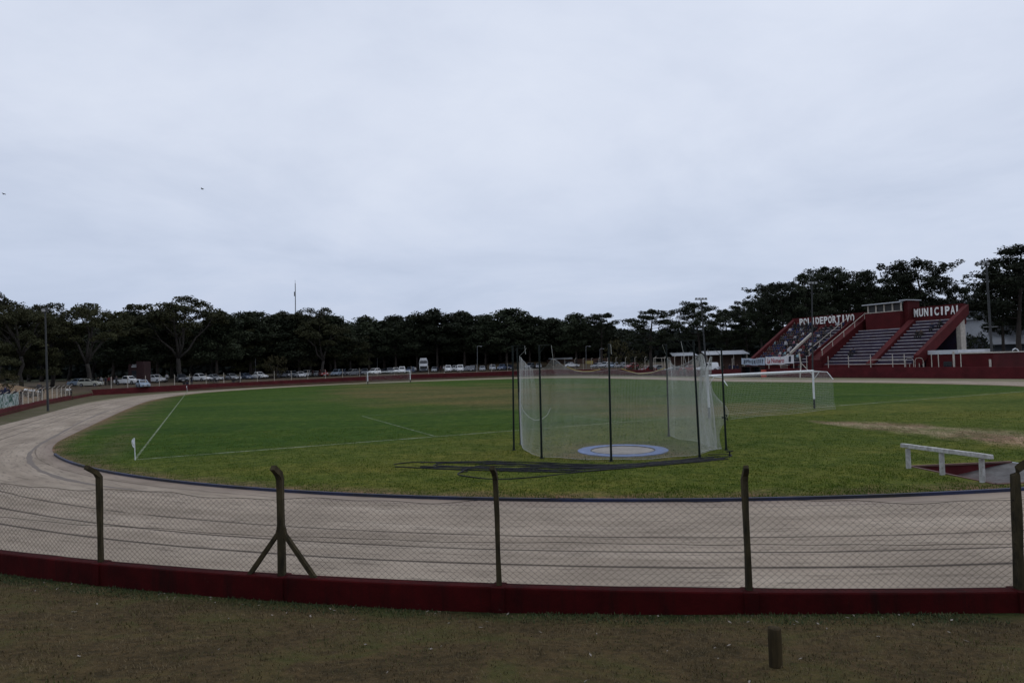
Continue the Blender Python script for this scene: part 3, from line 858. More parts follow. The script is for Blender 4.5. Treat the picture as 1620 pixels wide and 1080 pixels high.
for i, (tx, ty, D) in enumerate(((822,563,28.4),(822,563,28.4),(875,568,24.4),(970,585,23.0),(1056,566,30.0),(1085,574,23.6),(1124,564,25.2))):
    mb = MB(); e = arms_end[i]; t = AT(tx, ty, D)
    if i in (0, 3): t = e + Vector((.02, 0, -.35))
    mid = e.lerp(t, .5) + Vector((0,0,-.03)); mb.tube([e, mid, t], .007, 4)
    mb.build('hanging_cord', M['net_goal'], cage)
for (pts) in ([(897,580),(910,585.5),(922,587.5),(935,587),(950,584)],[(983,583),(995,587),(1010,591),(1030,589.5),(1052,582)]):
    mb = MB(); mb.tube([AT(x, y, 24.0) for x, y in pts], .011, 5); mb.build('rope', M['rope'], cage)
mb = MB(); a = AT(1147, 660, 24.8); mb.tube([a + Vector((-.12,0,0)), a, a+Vector((.1,0,-.12)), a + Vector((.05,0,.1))], .03, 6); mb.build('clamp', M['green_pole'], cage)

# black hoses on the grass
hose = empty('hose_tangle', G(900, 738), world=True); tag(hose, 'tangle of long black hoses lying on the grass beside the throwing cage', 'hose')
yt = [(620,734),(700,731.5),(800,730),(900,734),(960,736.5),(1050,730),(1158,720.5)]
yb = [(620,741),(700,744),(800,746),(900,748),(960,744),(1050,736),(1158,727)]
Rr = random.Random(21)
def hose_line(pts, r=.019):
    W = [G(x, y) + Vector((0,0,r)) for x, y in pts]
    for _ in range(2):
        Q = [W[0]]
        for a, b in zip(W, W[1:]): Q += [a.lerp(b,.25), a.lerp(b,.75)]
        W = Q + [W[-1]]
    mb = MB()
    mb.tube([w + Vector((0,0,.008*sin(i*.7))) for i, w in enumerate(W)], r, 6); mb.build('hose', M['black_hose'], hose)
for k in range(16):
    w0 = (k+.5)/16; xl = Rr.choice((665, 690, 720, 790, 820, 840)); xr = Rr.uniform(1120, 1160)
    pts = []
    x = xl; ph = Rr.uniform(0, 6)
    while x < xr:
        w = min(1, max(0, w0 + .22*sin(x*.012+ph) + Rr.uniform(-.06,.06)))
        pts.append((x, lerp_list(yt, x)*(1-w) + lerp_list(yb, x)*w)); x += Rr.uniform(22, 44)
    hose_line(pts)
hose_line([(800,731),(740,731),(700,733),(684,737),(688,742),(760,745),(860,745)])
hose_line([(740,746),(722,749),(728,753),(760,757.5),(800,759),(850,755.5),(897,749),(960,744),(1060,735),(1150,724)])
hose_line([(760,731),(700,731),(650,731.5),(623,735)]); hose_line([(625,739),(690,742),(760,745),(860,746),(960,741),(1060,732),(1150,724),(1160,721),(1150,718.5),(1120,720)])
hose_line([(725,750),(740,740),(770,735),(800,734),(900,736),(1000,736)])
mb = MB(); p = G(1154, 722); mb.tube([p, p+Vector((.02,0,.2))], .03, 6); mb.tube([p+Vector((-.1,0,.16)), p+Vector((.14,0,.2))], .02, 6); mb.build('hose_coupling', M['black_hose'], hose)

# ------------------------------------------------------------------ goals
def goal(name, label, L, Rg, depth_dir, net_d, post_r=.06, back_h=1.75, net=True):
    c = (L+Rg)/2; c.z = 0
    g = empty(name, c, world=True); tag(g, label, 'goal')
    up = Vector((0,0,2.44))
    for p in (L, Rg):
        mb = MB(); mb.tube([p+Vector((0,0,.62)), p+up+Vector((0,0,post_r))], post_r, 10); pp = mb.build('post', M['white_paint'], g)
        mb = MB(); mb.tube([p-Vector((0,0,.05)), p+Vector((0,0,.62))], post_r*1.02, 10); mb.build('post_base', M['green_pole'], g)
    ax = (Rg-L).normalized()
    mb = MB(); mb.tube([L+up+ax*post_r, Rg+up-ax*post_r], post_r, 10); mb.build('crossbar', M['white_paint'], g)
    k = []
    for p in (L, Rg):
        e1 = p+up+depth_dir*net_d*.72+Vector((0,0,-.08)); e2 = p+up+depth_dir*net_d+Vector((0,0,-.55))
        mb = MB(); mb.tube([p+up, e1, e2], .022, 6); mb.tube([p+Vector((0,0,1.85)), p+up+depth_dir*net_d*.35+Vector((0,0,-.03))], .018, 6); mb.build('net_support', M['white_paint'], g)
    if net:
        mb = MB(); cell = .12; r = .0027
        prof = [(0,2.44),(.36,2.41),(.72,2.36),(1.0,1.89),(1.0,1.4),(1.02,.9),(1.06,.45),(1.12,.04)]
        def at(s, f):
            i = min(int(f*(len(prof)-1)), len(prof)-2); q = f*(len(prof)-1)-i
            dd = prof[i][0]*(1-q)+prof[i+1][0]*q; zz = prof[i][1]*(1-q)+prof[i+1][1]*q
            p = L.lerp(Rg, s) + depth_dir*(dd*net_d) ; p.z = zz + .03*sin(s*9)*f
            return p + depth_dir*(.08*sin(s*11)*f*f)
        n = int((Rg-L).length/cell); m = 32
        for i in range(n+1): mb.tube([at(i/n, j/m) for j in range(m+1)], r, 3, caps=False)
        for j in range(m+1): mb.tube([at(i/n, j/m) for i in range(n+1)], r*(2 if j == m else 1), 3, caps=False)
        for e, s in ((L, 0.), (Rg, 1.)):
            for i in range(1, 12):
                f = i/12
                a = e.copy(); 
                mb.tube([e + depth_dir*(net_d*f) + Vector((0,0,.04)), e + depth_dir*(net_d*f) + Vector((0,0,2.42 if f < .72 else 2.36-(f-.72)*1.7))], r, 3, caps=False)
            for i in range(1, 20):
                z = i/20*2.3; mb.tube([e + Vector((0,0,z)), e + depth_dir*net_d*(1.0 if z < 1.85 else .9) + Vector((0,0,z))], r, 3, caps=False)
        mb.build('net', M['net_goal'], g)
    return g
gl = G(1122, 661.5); gr = G(1288.5, 646)
goal('football_goal', 'large white football goal with sagging net beside the throwing cage', gl, gr, (UV_*-1 + VV_*.15).normalized(), 1.35)
fl = G(582, 607.8); fr = G(649.2, 605.2)
k_ = 7.5/((fr-fl).length); cfg = (fl+fr)/2; 
goal('football_goal', 'small looking white goal at the distant end of the pitch', fl, fr, UV_, 1.6, .075)

# corner flags
def flag(name, label, p, h, cloth=True):
    f = empty(name, p); tag(f, label, 'corner flag', 'corner flags of the pitch')
    mb = MB(); mb.tube([(0,0,-.05),(-.03,0,h)], .016, 8); mb.build('pole', M['white_paint'], f)
    mb = MB(); n = 8
    for i in range(n):
        for j in range(3):
            q = lambda a, b: Vector((-.03+.02+.10*b/3*(1+.3*sin(a*.9)) , .03*sin(a*.8+b), h-.02-a*.045-(.015*b)))
            q2 = lambda a, b: Vector((-.03-.13*(b/3)*sin(PI*(a+.6)/(n+1.2)), .03*sin(a*.8+b*1.3), h-.01-a*.048))
            mb.quad(q2(i,j), q2(i,j+1), q2(i+1,j+1), q2(i+1,j))
    mb.build('flag_cloth', M['white_paint'], f)
flag('corner_flag', 'white corner flag hanging limp on its pole beside the bend of the track', G(214, 727.5), .9)
flag('corner_flag', 'distant white corner flag before the curved red wall', PT(0, PL*.985), 1.1)

# ------------------------------------------------------------------ water jump: barrier and pit
bar = empty('steeplechase_barrier', G(1491, 751), world=True); tag(bar, 'white weathered timber steeplechase barrier on three stout posts by a pit', 'hurdle')
a = AT(1427, 704, G(1437,741).y + .22); b = AT(1569, 722.5, G(1554,763).y - .28)
d = (b-a).normalized(); side = d.cross(Vector((0,0,1))).normalized()
mb = MB(); hw = .075
def beam(mb, a, b, w, h):
    d = (b-a).normalized(); s = d.cross(Vector((0,0,1))).normalized()*w/2; u_ = Vector((0,0,h/2))
    k = 14; n0 = len(mb.v); Rr = random.Random(4)
    for i in range(k+1):
        p = a.lerp(b, i/k)
        for q in (p-s-u_, p+s-u_, p+s+u_, p-s+u_): mb.v.append(q + Vector((Rr.uniform(-1,1),Rr.uniform(-1,1),Rr.uniform(-1,1)))*.004)
    for i in range(k):
        for j in range(4):
            j2 = (j+1)%4; mb.f.append((n0+i*4+j, n0+i*4+j2, n0+(i+1)*4+j2, n0+(i+1)*4+j)); mb.m.append(0)
    mb.f.append((n0+3,n0+2,n0+1,n0)); mb.m.append(0); e = n0+k*4; mb.f.append((e,e+1,e+2,e+3)); mb.m.append(0)
beam(mb, a, b, .13, .115); bo = mb.build('beam', M['white_weathered'], bar, bevel=.01)
for x, y, wpx in ((1437.5,741,.11),(1491,751,.115),(1554.5,763,.12)):
    p = G(x, y); f = ((p-a).dot(d)); top = a + d*f
    mb = MB()
    for s in (-.034, .034):
        q = Vector((p.x+side.x*s, p.y+side.y*s, -.05)); t = Vector((top.x+side.x*s, top.y+side.y*s, top.z-.078))
        mb.tube([q, q.lerp(t,.5), t], [.046,.045,.042], 4, ph=PI/4)
    mb.build('post', M['white_weathered'], bar)
pit = empty('water_jump_pit', PIT[1], world=True); tag(pit, 'sunken concrete water jump pit with dark red painted sides behind the white barrier', 'pit')
DP = .6
dn = Vector((0,0,-DP)); z0 = Vector((0,0,.004))
P0, P1, P2, P3 = [p + z0 for p in PIT]      # P0 far corner by the barrier, P1 near corner by the barrier, P2 near far-right, P3 far right
mb = MB(); mb.quad(P0+dn, P1+dn, P2-Vector((0,0,.01)), P3-Vector((0,0,.01)))
m_floor, nt, b_ = new_mat('pit_floor_concrete')
co = COORD(nt, 'Object'); n = NOISE(nt, co, 2.2, 6, .7); sp = ND(nt, 'ShaderNodeSeparateXYZ'); nt.links.new(co, sp.inputs[0])
cfl = RAMP(nt, n, [(.3, (.035,.03,.028)), (.5, (.07,.066,.064)), (.7, (.125,.12,.12))])
red = RAMP(nt, MATH(nt, 'MULTIPLY', MATH(nt, 'ADD', sp.outputs[0], MATH(nt, 'MULTIPLY', n, 1.0)), .42), [(.0, 1), (1.0, 0)])
cfl = MIX(nt, red, cfl, (.07,.018,.017)); nt.links.new(cfl, b_.inputs['Base Color']); b_.inputs['Roughness'].default_value = .85
mb.build('sloping_floor', m_floor, pit)
for q, r in ((P3, P0), (P0, P1), (P1, P2)):
    mb = MB()
    lo1 = q + (dn if q in (P0, P1) else Vector((0,0,-.01))); lo2 = r + (dn if r in (P0, P1) else Vector((0,0,-.01)))
    mb.quad(lo1, lo2, r, q); mb.build('side_wall', M['red_far'], pit)
    mb = MB(); t = (r-q).normalized(); nn = t.cross(Vector((0,0,1)))*.05
    mb.hexa([q-nn-Vector((0,0,.03)), r-nn-Vector((0,0,.03)), r+nn-Vector((0,0,.03)), q+nn-Vector((0,0,.03)), q-nn+Vector((0,0,.02)), r-nn+Vector((0,0,.02)), r+nn+Vector((0,0,.02)), q+nn+Vector((0,0,.02))])
    mb.build('rim', M['pit_rim'], pit)
# ------------------------------------------------------------------ trees
def m_leaf(name, dark, light, scale=.55):
    m, nt, b = new_mat(name)
    n = NOISE(nt, COORD(nt, 'Object'), scale, 4, .6)
    oi = ND(nt, 'ShaderNodeObjectInfo')
    c = RAMP(nt, n, [(.3, dark), (.7, light)])
    v = MATH(nt, 'ADD', MATH(nt, 'MULTIPLY', oi.outputs['Random'], .8), .65)
    vv = ND(nt, 'ShaderNodeCombineXYZ'); [nt.links.new(v, vv.inputs[i]) for i in range(3)]
    c = MIX(nt, 1.0, c, vv.outputs[0], 'MULTIPLY')
    nt.links.new(c, b.inputs['Base Color']); b.inputs['Roughness'].default_value = .8; b.inputs['Specular IOR Level'].default_value = .15
    return m
LEAF_PINE = m_leaf('pine_needles', (.014,.019,.011), (.034,.042,.022))
LEAF_EUC = m_leaf('eucalyptus_leaves', (.020,.023,.011), (.050,.050,.022))
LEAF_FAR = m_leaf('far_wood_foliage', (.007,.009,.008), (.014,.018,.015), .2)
LEAF_BUSH = m_leaf('shrub_leaves', (.022,.021,.009), (.05,.043,.017))
def rdir(Rr):
    z = Rr.uniform(-1, 1); a = Rr.uniform(0, 2*PI); s = math.sqrt(1-z*z)
    return Vector((s*cos(a), s*sin(a), z))
def leaf(mb, p, sz, Rr, asp=.5, up=0.0):
    n = rdir(Rr); n.z = n.z*(1-up) + up*abs(n.z)
    a = n.orthogonal().normalized(); b = n.cross(a)
    an = Rr.uniform(0, PI); a, b = a*cos(an)+b*sin(an), b*cos(an)-a*sin(an)
    l = sz*Rr.uniform(.7, 1.3)
    mb.quad(p - a*l*.5, p + b*l*asp*.5, p + a*l*.5, p - b*l*asp*.5)
def tuft(mb, c, r, n, q, Rr, flat=.8, asp=.45):
    for _ in range(n):
        d = rdir(Rr); k = r*Rr.uniform(.35, 1)**.6
        leaf(mb, c + Vector((d.x*k, d.y*k, d.z*k*flat)), q, Rr, asp)
def branch_path(a, b, Rr, sag=.0, n=4):
    return [a.lerp(b, i/n) + Vector((Rr.uniform(-1,1), Rr.uniform(-1,1), Rr.uniform(-1,1)))*(.04*(b-a).length if 0 < i < n else 0) + Vector((0,0,-sag*sin(PI*i/n))) for i in range(n+1)]
def pine(seed, H, W, base, nb, tr, tn, tq, shape, bark, name, label):
    Rr = random.Random(seed)
    root = empty(name)
    tm, cm = MB(), MB()
    lean = Vector((Rr.uniform(-.6,.6), Rr.uniform(-.6,.6), 0))
    spine = lambda f: lean*f*f + Vector((.25*sin(f*5+seed), .25*cos(f*4+seed), 0))*f + Vector((0,0,H*f*.97))
    tm.tube([spine(i/9) for i in range(10)], [.27*(1-.82*i/9) + (.10 if i == 0 else 0) for i in range(10)], 7)
    for i in range(nb):
        f = base + (1-base)*((i+.5)/nb)**.85; f = min(.985, f)
        az = i*2.39996 + Rr.uniform(-.5,.5)
        w = shape((f-base)/(1-base)) * Rr.uniform(.62, 1.12)
        p0 = spine(f-.03); ln = max(.5, W/2*w)
        tip = p0 + Vector((cos(az)*ln, sin(az)*ln, ln*Rr.uniform(.12,.42)))
        if tip.z > H*.99: tip.z = H*.99 - Rr.uniform(0,.4)
        path = branch_path(p0, tip, Rr)
        if ln > .9: tm.tube(path, [.085*(1-.75*j/4)*(1-f*.5) for j in range(5)], 4)
        k = max(3, int(ln*(2.3 if tn < 30 else 2.1)/tr))
        for j in range(k):
            g = Rr.uniform(.25 if tn < 30 else .4, 1.04)
            c = p0.lerp(tip, g) + Vector((Rr.uniform(-1,1), Rr.uniform(-1,1), Rr.uniform(-.3,.55)))*ln*.20
            tuft(cm, c, tr*Rr.uniform(.6, 1.2), tn, tq, Rr)
    for _ in range(5): tuft(cm, spine(.985)+Vector((Rr.uniform(-.7,.7), Rr.uniform(-.7,.7), Rr.uniform(-.9,.25))), tr*.9, tn, tq, Rr)
    tm.build('trunk', bark, root, smooth=True); cm.build('crown', LEAF_PINE, root)
    root['_H'] = H; root['_W'] = W
    return root
dome = lambda t: (max(0, 1-((t-.42)/.60)**2))**.5
tall = lambda t: (max(0, 1-((t-.35)/.68)**2))**.6
umb = lambda t: .55 + .5*t if t < .75 else max(.1, (1-((t-.75)/.27)**2))**.5
def euc(seed, H, W, name, dens_=1.0, low=True):
    Rr = random.Random(seed); root = empty(name); tm, cm = MB(), MB()
    fork = H*Rr.uniform(.26, .38)
    p = Vector((0,0,0)); top = Vector((Rr.uniform(-.5,.5), Rr.uniform(-.5,.5), fork))
    tm.tube(branch_path(p, top, Rr), [.42,.36,.33,.31,.29], 7)
    nl = Rr.choice((4,5,5)); lobes = []
    for i in range(nl):
        az = 2*PI*i/nl + Rr.uniform(-.4,.4); sp = Rr.uniform(.25,.42)*W; hz = H*Rr.uniform(.62,.88)
        e = Vector((cos(az)*sp, sin(az)*sp, hz)); path = branch_path(top, e, Rr, .3)
        tm.tube(path, [.22,.18,.14,.10,.06], 6); lobes.append((e, 1.0))
        for k in range(3):
            q = path[2+ k % 2]; e2 = q + Vector((cos(az+Rr.uniform(-1.3,1.3))*W*.2, sin(az+Rr.uniform(-1.3,1.3))*W*.2, H*Rr.uniform(.06,.24)))
            e2.z = min(e2.z, H*.95); tm.tube(branch_path(q, e2, Rr), [.10,.085,.07,.05,.03], 5); lobes.append((e2, .85))
    lobes.append((Vector((Rr.uniform(-1,1), Rr.uniform(-1,1), H*.90)), 1.3)); lobes += [(Vector((cos(q)*W*.2, sin(q)*W*.2, H*Rr.uniform(.72, .86))), 1.2) for q in (.4, 1.9, 3.3, 4.9)]; tm.tube(branch_path(top, lobes[-5][0], Rr), [.24,.18,.13,.09,.05], 6)
    if low:
        for k in range(30):
            az = Rr.uniform(0, 2*PI); q = W*Rr.uniform(.18,.48); lobes.append((Vector((cos(az)*q, sin(az)*q, H*Rr.uniform(.16,.66))), .9))
    for e, s in lobes:
        rx = W*Rr.uniform(.14,.21)*s; rx *= .86; rz = rx*Rr.uniform(.7,.95)
        for _ in range(int(40*dens_)):
            d = rdir(Rr); d.z = abs(d.z)*1.0 - .25
            k = Rr.uniform(.55, 1.0)
            c = e + Vector((d.x*rx*k, d.y*rx*k, d.z*rz*k)); c.z = min(c.z, H*.985)
            tuft(cm, c, .5, 14, .38, Rr, .85, .5)
    tm.build('trunk', M['bark_pale'], root, smooth=True); cm.build('crown', LEAF_EUC, root)
    root['_H'] = H; root['_W'] = W
    return root
def shrub(seed, H, W, name, mat=None):
    Rr = random.Random(seed); root = empty(name); tm, cm = MB(), MB()
    for k in range(5):
        az = Rr.uniform(0, 2*PI); e = Vector((cos(az)*W*.28, sin(az)*W*.28, H*Rr.uniform(.5,.75)))
        tm.tube(branch_path(Vector((0,0,-.05)), e, Rr), [.07,.06,.05,.04,.02], 5)
    for _ in range(60):
        d = rdir(Rr); k = Rr.uniform(.3, 1)**.5
        tuft(cm, Vector((d.x*W*.45*k, d.y*W*.45*k, H*.55 + d.z*H*.42*k)), .4, 13, .3, Rr)
    tm.build('trunk', M['bark_dark'], root, smooth=True); cm.build('crown', mat or LEAF_BUSH, root)
    root['_H'] = H; root['_W'] = W
    return root
PROTO = {}
for i in range(4): PROTO['dense', i] = pine(100+i, 17, 9.5, .30, 50, 1.0, 26, .58, dome if i % 2 else tall, M['bark_dark'], 'pine_tree', '')
for i in range(5): PROTO['open', i] = pine(200+i, 17, 9, (.34,.40,.32,.42,.36)[i], 34, .62, 36, .34, (dome, umb, tall, dome, umb)[i], M['bark_dark'], 'pine_tree', '')
for i in range(5): PROTO['euc', i] = euc(300+i, 18, 13, 'eucalyptus_tree', 1.0, i != 3)
PROTO['shrub', 0] = shrub(400, 4, 5, 'shrub'); PROTO['shrub', 1] = shrub(401, 3, 4, 'shrub', LEAF_PINE)
USED = set()
TR = random.Random(77)
def plant(kind, x, ytop, wpx, D, label, group=None, cat='tree', var=None):
    n = len([k for k in PROTO if k[0] == kind]); i = TR.randrange(n) if var is None else var
    pr = PROTO[kind, i]
    t = pr if (kind, i) not in USED else copy_tree(pr)
    USED.add((kind, i))
    p = on(x, D); H = AT(x, ytop, D).z - p.z; Wm = wpx/FPX*D
    if t is not pr or True:
        t.location = p - Vector((0,0,.1)); t.rotation_euler = (0, 0, TR.uniform(0, 2*PI)); t.scale = (Wm/pr['_W'], Wm/pr['_W'], H/pr['_H'])
    tag(t, label, cat, group)
    return t
# (kind, column, top, width, distance, label, variant)
FRONT = [
 ('euc', -14, 458, 84, 118, 'eucalyptus cut by the picture edge behind the earth mound', 1),
 ('euc', 34, 476, 88, 112, 'eucalyptus with a low broad crown between the picture edge and the concrete light pole', 2),
 ('euc', 82, 475, 84, 125, 'eucalyptus standing directly behind the concrete light pole', 0),
 ('euc', 142, 473, 104, 122, 'umbrella shaped eucalyptus with a forked pale trunk near the motorcycles', 3),
 ('dense', 206, 489, 78, 140, 'low dark tree rising over the brick red kiosk', 2),
 ('dense', 250, 487, 64, 150, 'narrow dark tree half hidden by the tallest eucalyptus', 1),
 ('euc', 287, 462, 112, 142, 'tallest eucalyptus with pale twin trunks behind the dark parked car', 3),
 ('dense', 343, 490, 74, 150, 'broad dark tree behind the white pickup and the grey sedan', 0),
 ('dense', 396, 491, 74, 162, 'dark pine in the notch left of the radio mast among eucalyptus', 1),
 ('dense', 446, 494, 72, 172, 'dark round pine just below the radio mast', 3),
 ('euc', 490, 486, 80, 170, 'domed eucalyptus under the radio mast', 2),
 ('dense', 530, 497, 66, 172, 'dark tree sloping down towards the gap in the treeline', 1),
 ('euc', 553, 522, 50, 178, 'small eucalyptus in the low gap of the treeline', 1),
 ('dense', 584, 498, 62, 190, 'first pine beside the gap in the treeline', 0),
 ('dense', 626, 497, 56, 192, 'pine above the distant goal', 2),
 ('dense', 660, 497, 52, 196, 'pine directly above the white lorry', 1),
 ('dense', 692, 487, 64, 198, 'tall round pine just past the white lorry', 3),
 ('dense', 735, 490, 62, 200, 'flat topped pine behind the white vans', 0),
 ('dense', 768, 496, 52, 200, 'pine between two taller pines behind the silver car', 2),
 ('dense', 802, 486, 70, 196, 'tall dark pine directly behind the outer pole of the throwing cage', 1),
 ('dense', 838, 498, 60, 200, 'pine seen above the first net panel', 3),
 ('dense', 876, 501, 58, 205, 'lower pine above the brown building', 0),
 ('dense', 912, 494, 56, 196, 'upright pine with a narrow gap beside it', 2),
 ('open', 952, 494, 56, 190, 'airy pine showing sky between its boughs', 1),
 ('open', 1030, 487, 92, 152, 'broad open pine standing alone past the sky gap', 0),
 ('open', 1108, 475, 78, 158, 'open pine behind the floodlight mast by the netting', 3),
 ('open', 1150, 485, 62, 162, 'pine between the floodlight mast and the crowd', 2),
 ('open', 1182, 487, 48, 158, 'small pine beside the end of the crowded stand', 4),
 ('open', 1206, 469, 66, 150, 'pine leaning over the corner of the crowded stand', 1),
 ('open', 1241, 441, 70, 146, 'stepped pine above the crowd', 0),
 ('open', 1278, 426, 76, 146, 'pine above the first letters of the long sign', 2),
 ('open', 1312, 418, 74, 150, 'highest pine behind the long sign', 3),
 ('open', 1348, 424, 70, 148, 'pine above the last letters of the long sign', 4),
 ('open', 1385, 428, 70, 150, 'pine behind the press box', 0),
 ('open', 1424, 428, 62, 146, 'pine between the press box and the short sign', 2),
 ('open', 1467, 406, 110, 136, 'wide ragged pine above the short sign', 1),
 ('open', 1515, 448, 50, 138, 'low pine over the sloping end wall of the stand', 4),
 ('open', 1612, 386, 132, 112, 'big pine overhanging the white house', 3),
 ('open', 1588, 428, 84, 118, 'lower pine beside the tall light pole, touching the big overhanging pine', 0),
 ('open', 1632, 404, 90, 120, 'dense pine crowding behind the big overhanging pine', 2),
 ('open', 1678, 400, 110, 118, 'pine past the white house, cut by the picture edge', 0),
]
for k, x, yt_, w, D, lab, va in FRONT: plant(k, x, yt_, w*(1.22 if k != 'open' else 1.1), D, lab, None, 'tree', va)
# rows behind, filling the wood
for i, x in enumerate(range(-30, 536, 34)):
    plant('euc' if i % 3 else 'dense', x + TR.uniform(-8,8), 506 + TR.uniform(-10,8), 96, 172 + TR.uniform(-8,14), 'tree standing in the shade behind the front eucalyptus row', 'trees filling the wood behind the parked cars')
for i, x in enumerate([q for q in range(395, 960, 31) if not 535 < q < 580]):
    plant('dense', x + TR.uniform(-8,8), 512 + TR.uniform(-7,8), 84, 222 + TR.uniform(-8,14), 'dark pine in the second row of the pine wood', 'pines filling the second row of the wood')
for i, x in enumerate(range(1180, 1560, 38)):
    plant('open', x + TR.uniform(-8,8), 452 + TR.uniform(-12,20), 84, 172 + TR.uniform(-6,14), 'pine in the second row behind the grandstand', 'pines filling the row behind the grandstand')
plant('shrub', 436, 560, 44, 152, 'round brownish shrub standing among the parked cars', None, 'shrub', 0)
plant('shrub', 1588, 566, 26, 92, 'clipped dark hedge bush beside the white arch', None, 'shrub', 1)
plant('shrub', 14, 588, 40, 84, 'straw coloured bush on the earth mound near the picture edge', None, 'shrub', 0)
plant('shrub', 1006, 552, 46, 160, 'olive green bush beneath the broad open pine', None, 'shrub', 0)
plant('shrub', 975, 535, 46, 172, 'grey green bush in the sky gap', None, 'shrub', 0)
plant('shrub', 1545, 524, 46, 118, 'dark bush behind the white column of the stand', None, 'shrub', 1)
plant('shrub', 1508, 532, 36, 120, 'dark bush under the sloping end of the stand', None, 'shrub', 1)
for key, pr in PROTO.items():
    if key not in USED:
        for ch in list(pr.children): bpy.data.objects.remove(ch)
        bpy.data.objects.remove(pr)
# far wood that reads as one mass
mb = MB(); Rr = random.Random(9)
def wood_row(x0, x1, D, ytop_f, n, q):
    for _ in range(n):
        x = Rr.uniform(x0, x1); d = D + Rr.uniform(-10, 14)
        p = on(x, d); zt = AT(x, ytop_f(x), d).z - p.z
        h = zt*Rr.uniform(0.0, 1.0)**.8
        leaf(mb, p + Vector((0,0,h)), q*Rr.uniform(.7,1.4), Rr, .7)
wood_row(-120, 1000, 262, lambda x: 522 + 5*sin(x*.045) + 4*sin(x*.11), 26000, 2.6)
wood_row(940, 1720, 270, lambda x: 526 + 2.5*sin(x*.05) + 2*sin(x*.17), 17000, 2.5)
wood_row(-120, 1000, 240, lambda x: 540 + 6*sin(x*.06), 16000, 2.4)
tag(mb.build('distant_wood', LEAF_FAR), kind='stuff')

# ------------------------------------------------------------------ vehicles
PAINT = {}
def paint(name, c, rough=.28):
    if name not in PAINT:
        m, nt, b = new_mat('car_paint_' + name.replace(' ', '_'))
        n = NOISE(nt, COORD(nt, 'Object'), 1.5, 4)
        nt.links.new(RAMP(nt, n, [(.3, tuple(x*.9 for x in c)), (.7, c)]), b.inputs['Base Color'])
        b.inputs['Roughness'].default_value = rough; b.inputs['Coat Weight'].default_value = .4
        PAINT[name] = m
    return PAINT[name]
paint('white', (.82,.83,.84)); paint('silver', (.34,.36,.39)); paint('grey', (.13,.14,.16)); paint('dark', (.02,.024,.034)); paint('red', (.26,.018,.018))
paint('pale blue', (.30,.38,.48)); paint('slate blue', (.10,.13,.2)); paint('cream', (.5,.5,.42)); paint('navy', (.018,.022,.05))
def rot_box(mb, *a, **k): mb.box(*a, **k)
def wheel(root, x, y, r=.31, w=.2):
    mb = MB(); n = 16
    prof = [(r*.62, -w/2), (r*.94, -w/2), (r, -w*.32), (r, w*.32), (r*.94, w/2), (r*.62, w/2)]
    for i in range(n):
        for (r1, y1), (r2, y2) in zip(prof, prof[1:]):
            a, b = 2*PI*i/n, 2*PI*(i+1)/n
            P = lambda r_, y_, a_: Vector((x + r_*cos(a_), y + y_, r + r_*sin(a_)))
            mb.quad(P(r1,y1,a), P(r1,y1,b), P(r2,y2,b), P(r2,y2,a))
    wo = mb.build('wheel', M['tyre'], root)
    mb = MB()
    for s in (-1, 1):
        for i in range(n):
            a, b = 2*PI*i/n, 2*PI*(i+1)/n
            mb.tri(Vector((x, y+s*w*.30, r)), Vector((x+r*.63*cos(a), y+s*w*.44, r+r*.63*sin(a))), Vector((x+r*.63*cos(b), y+s*w*.44, r+r*.63*sin(b))))
    mb.build('rim', M['rim'], wo)
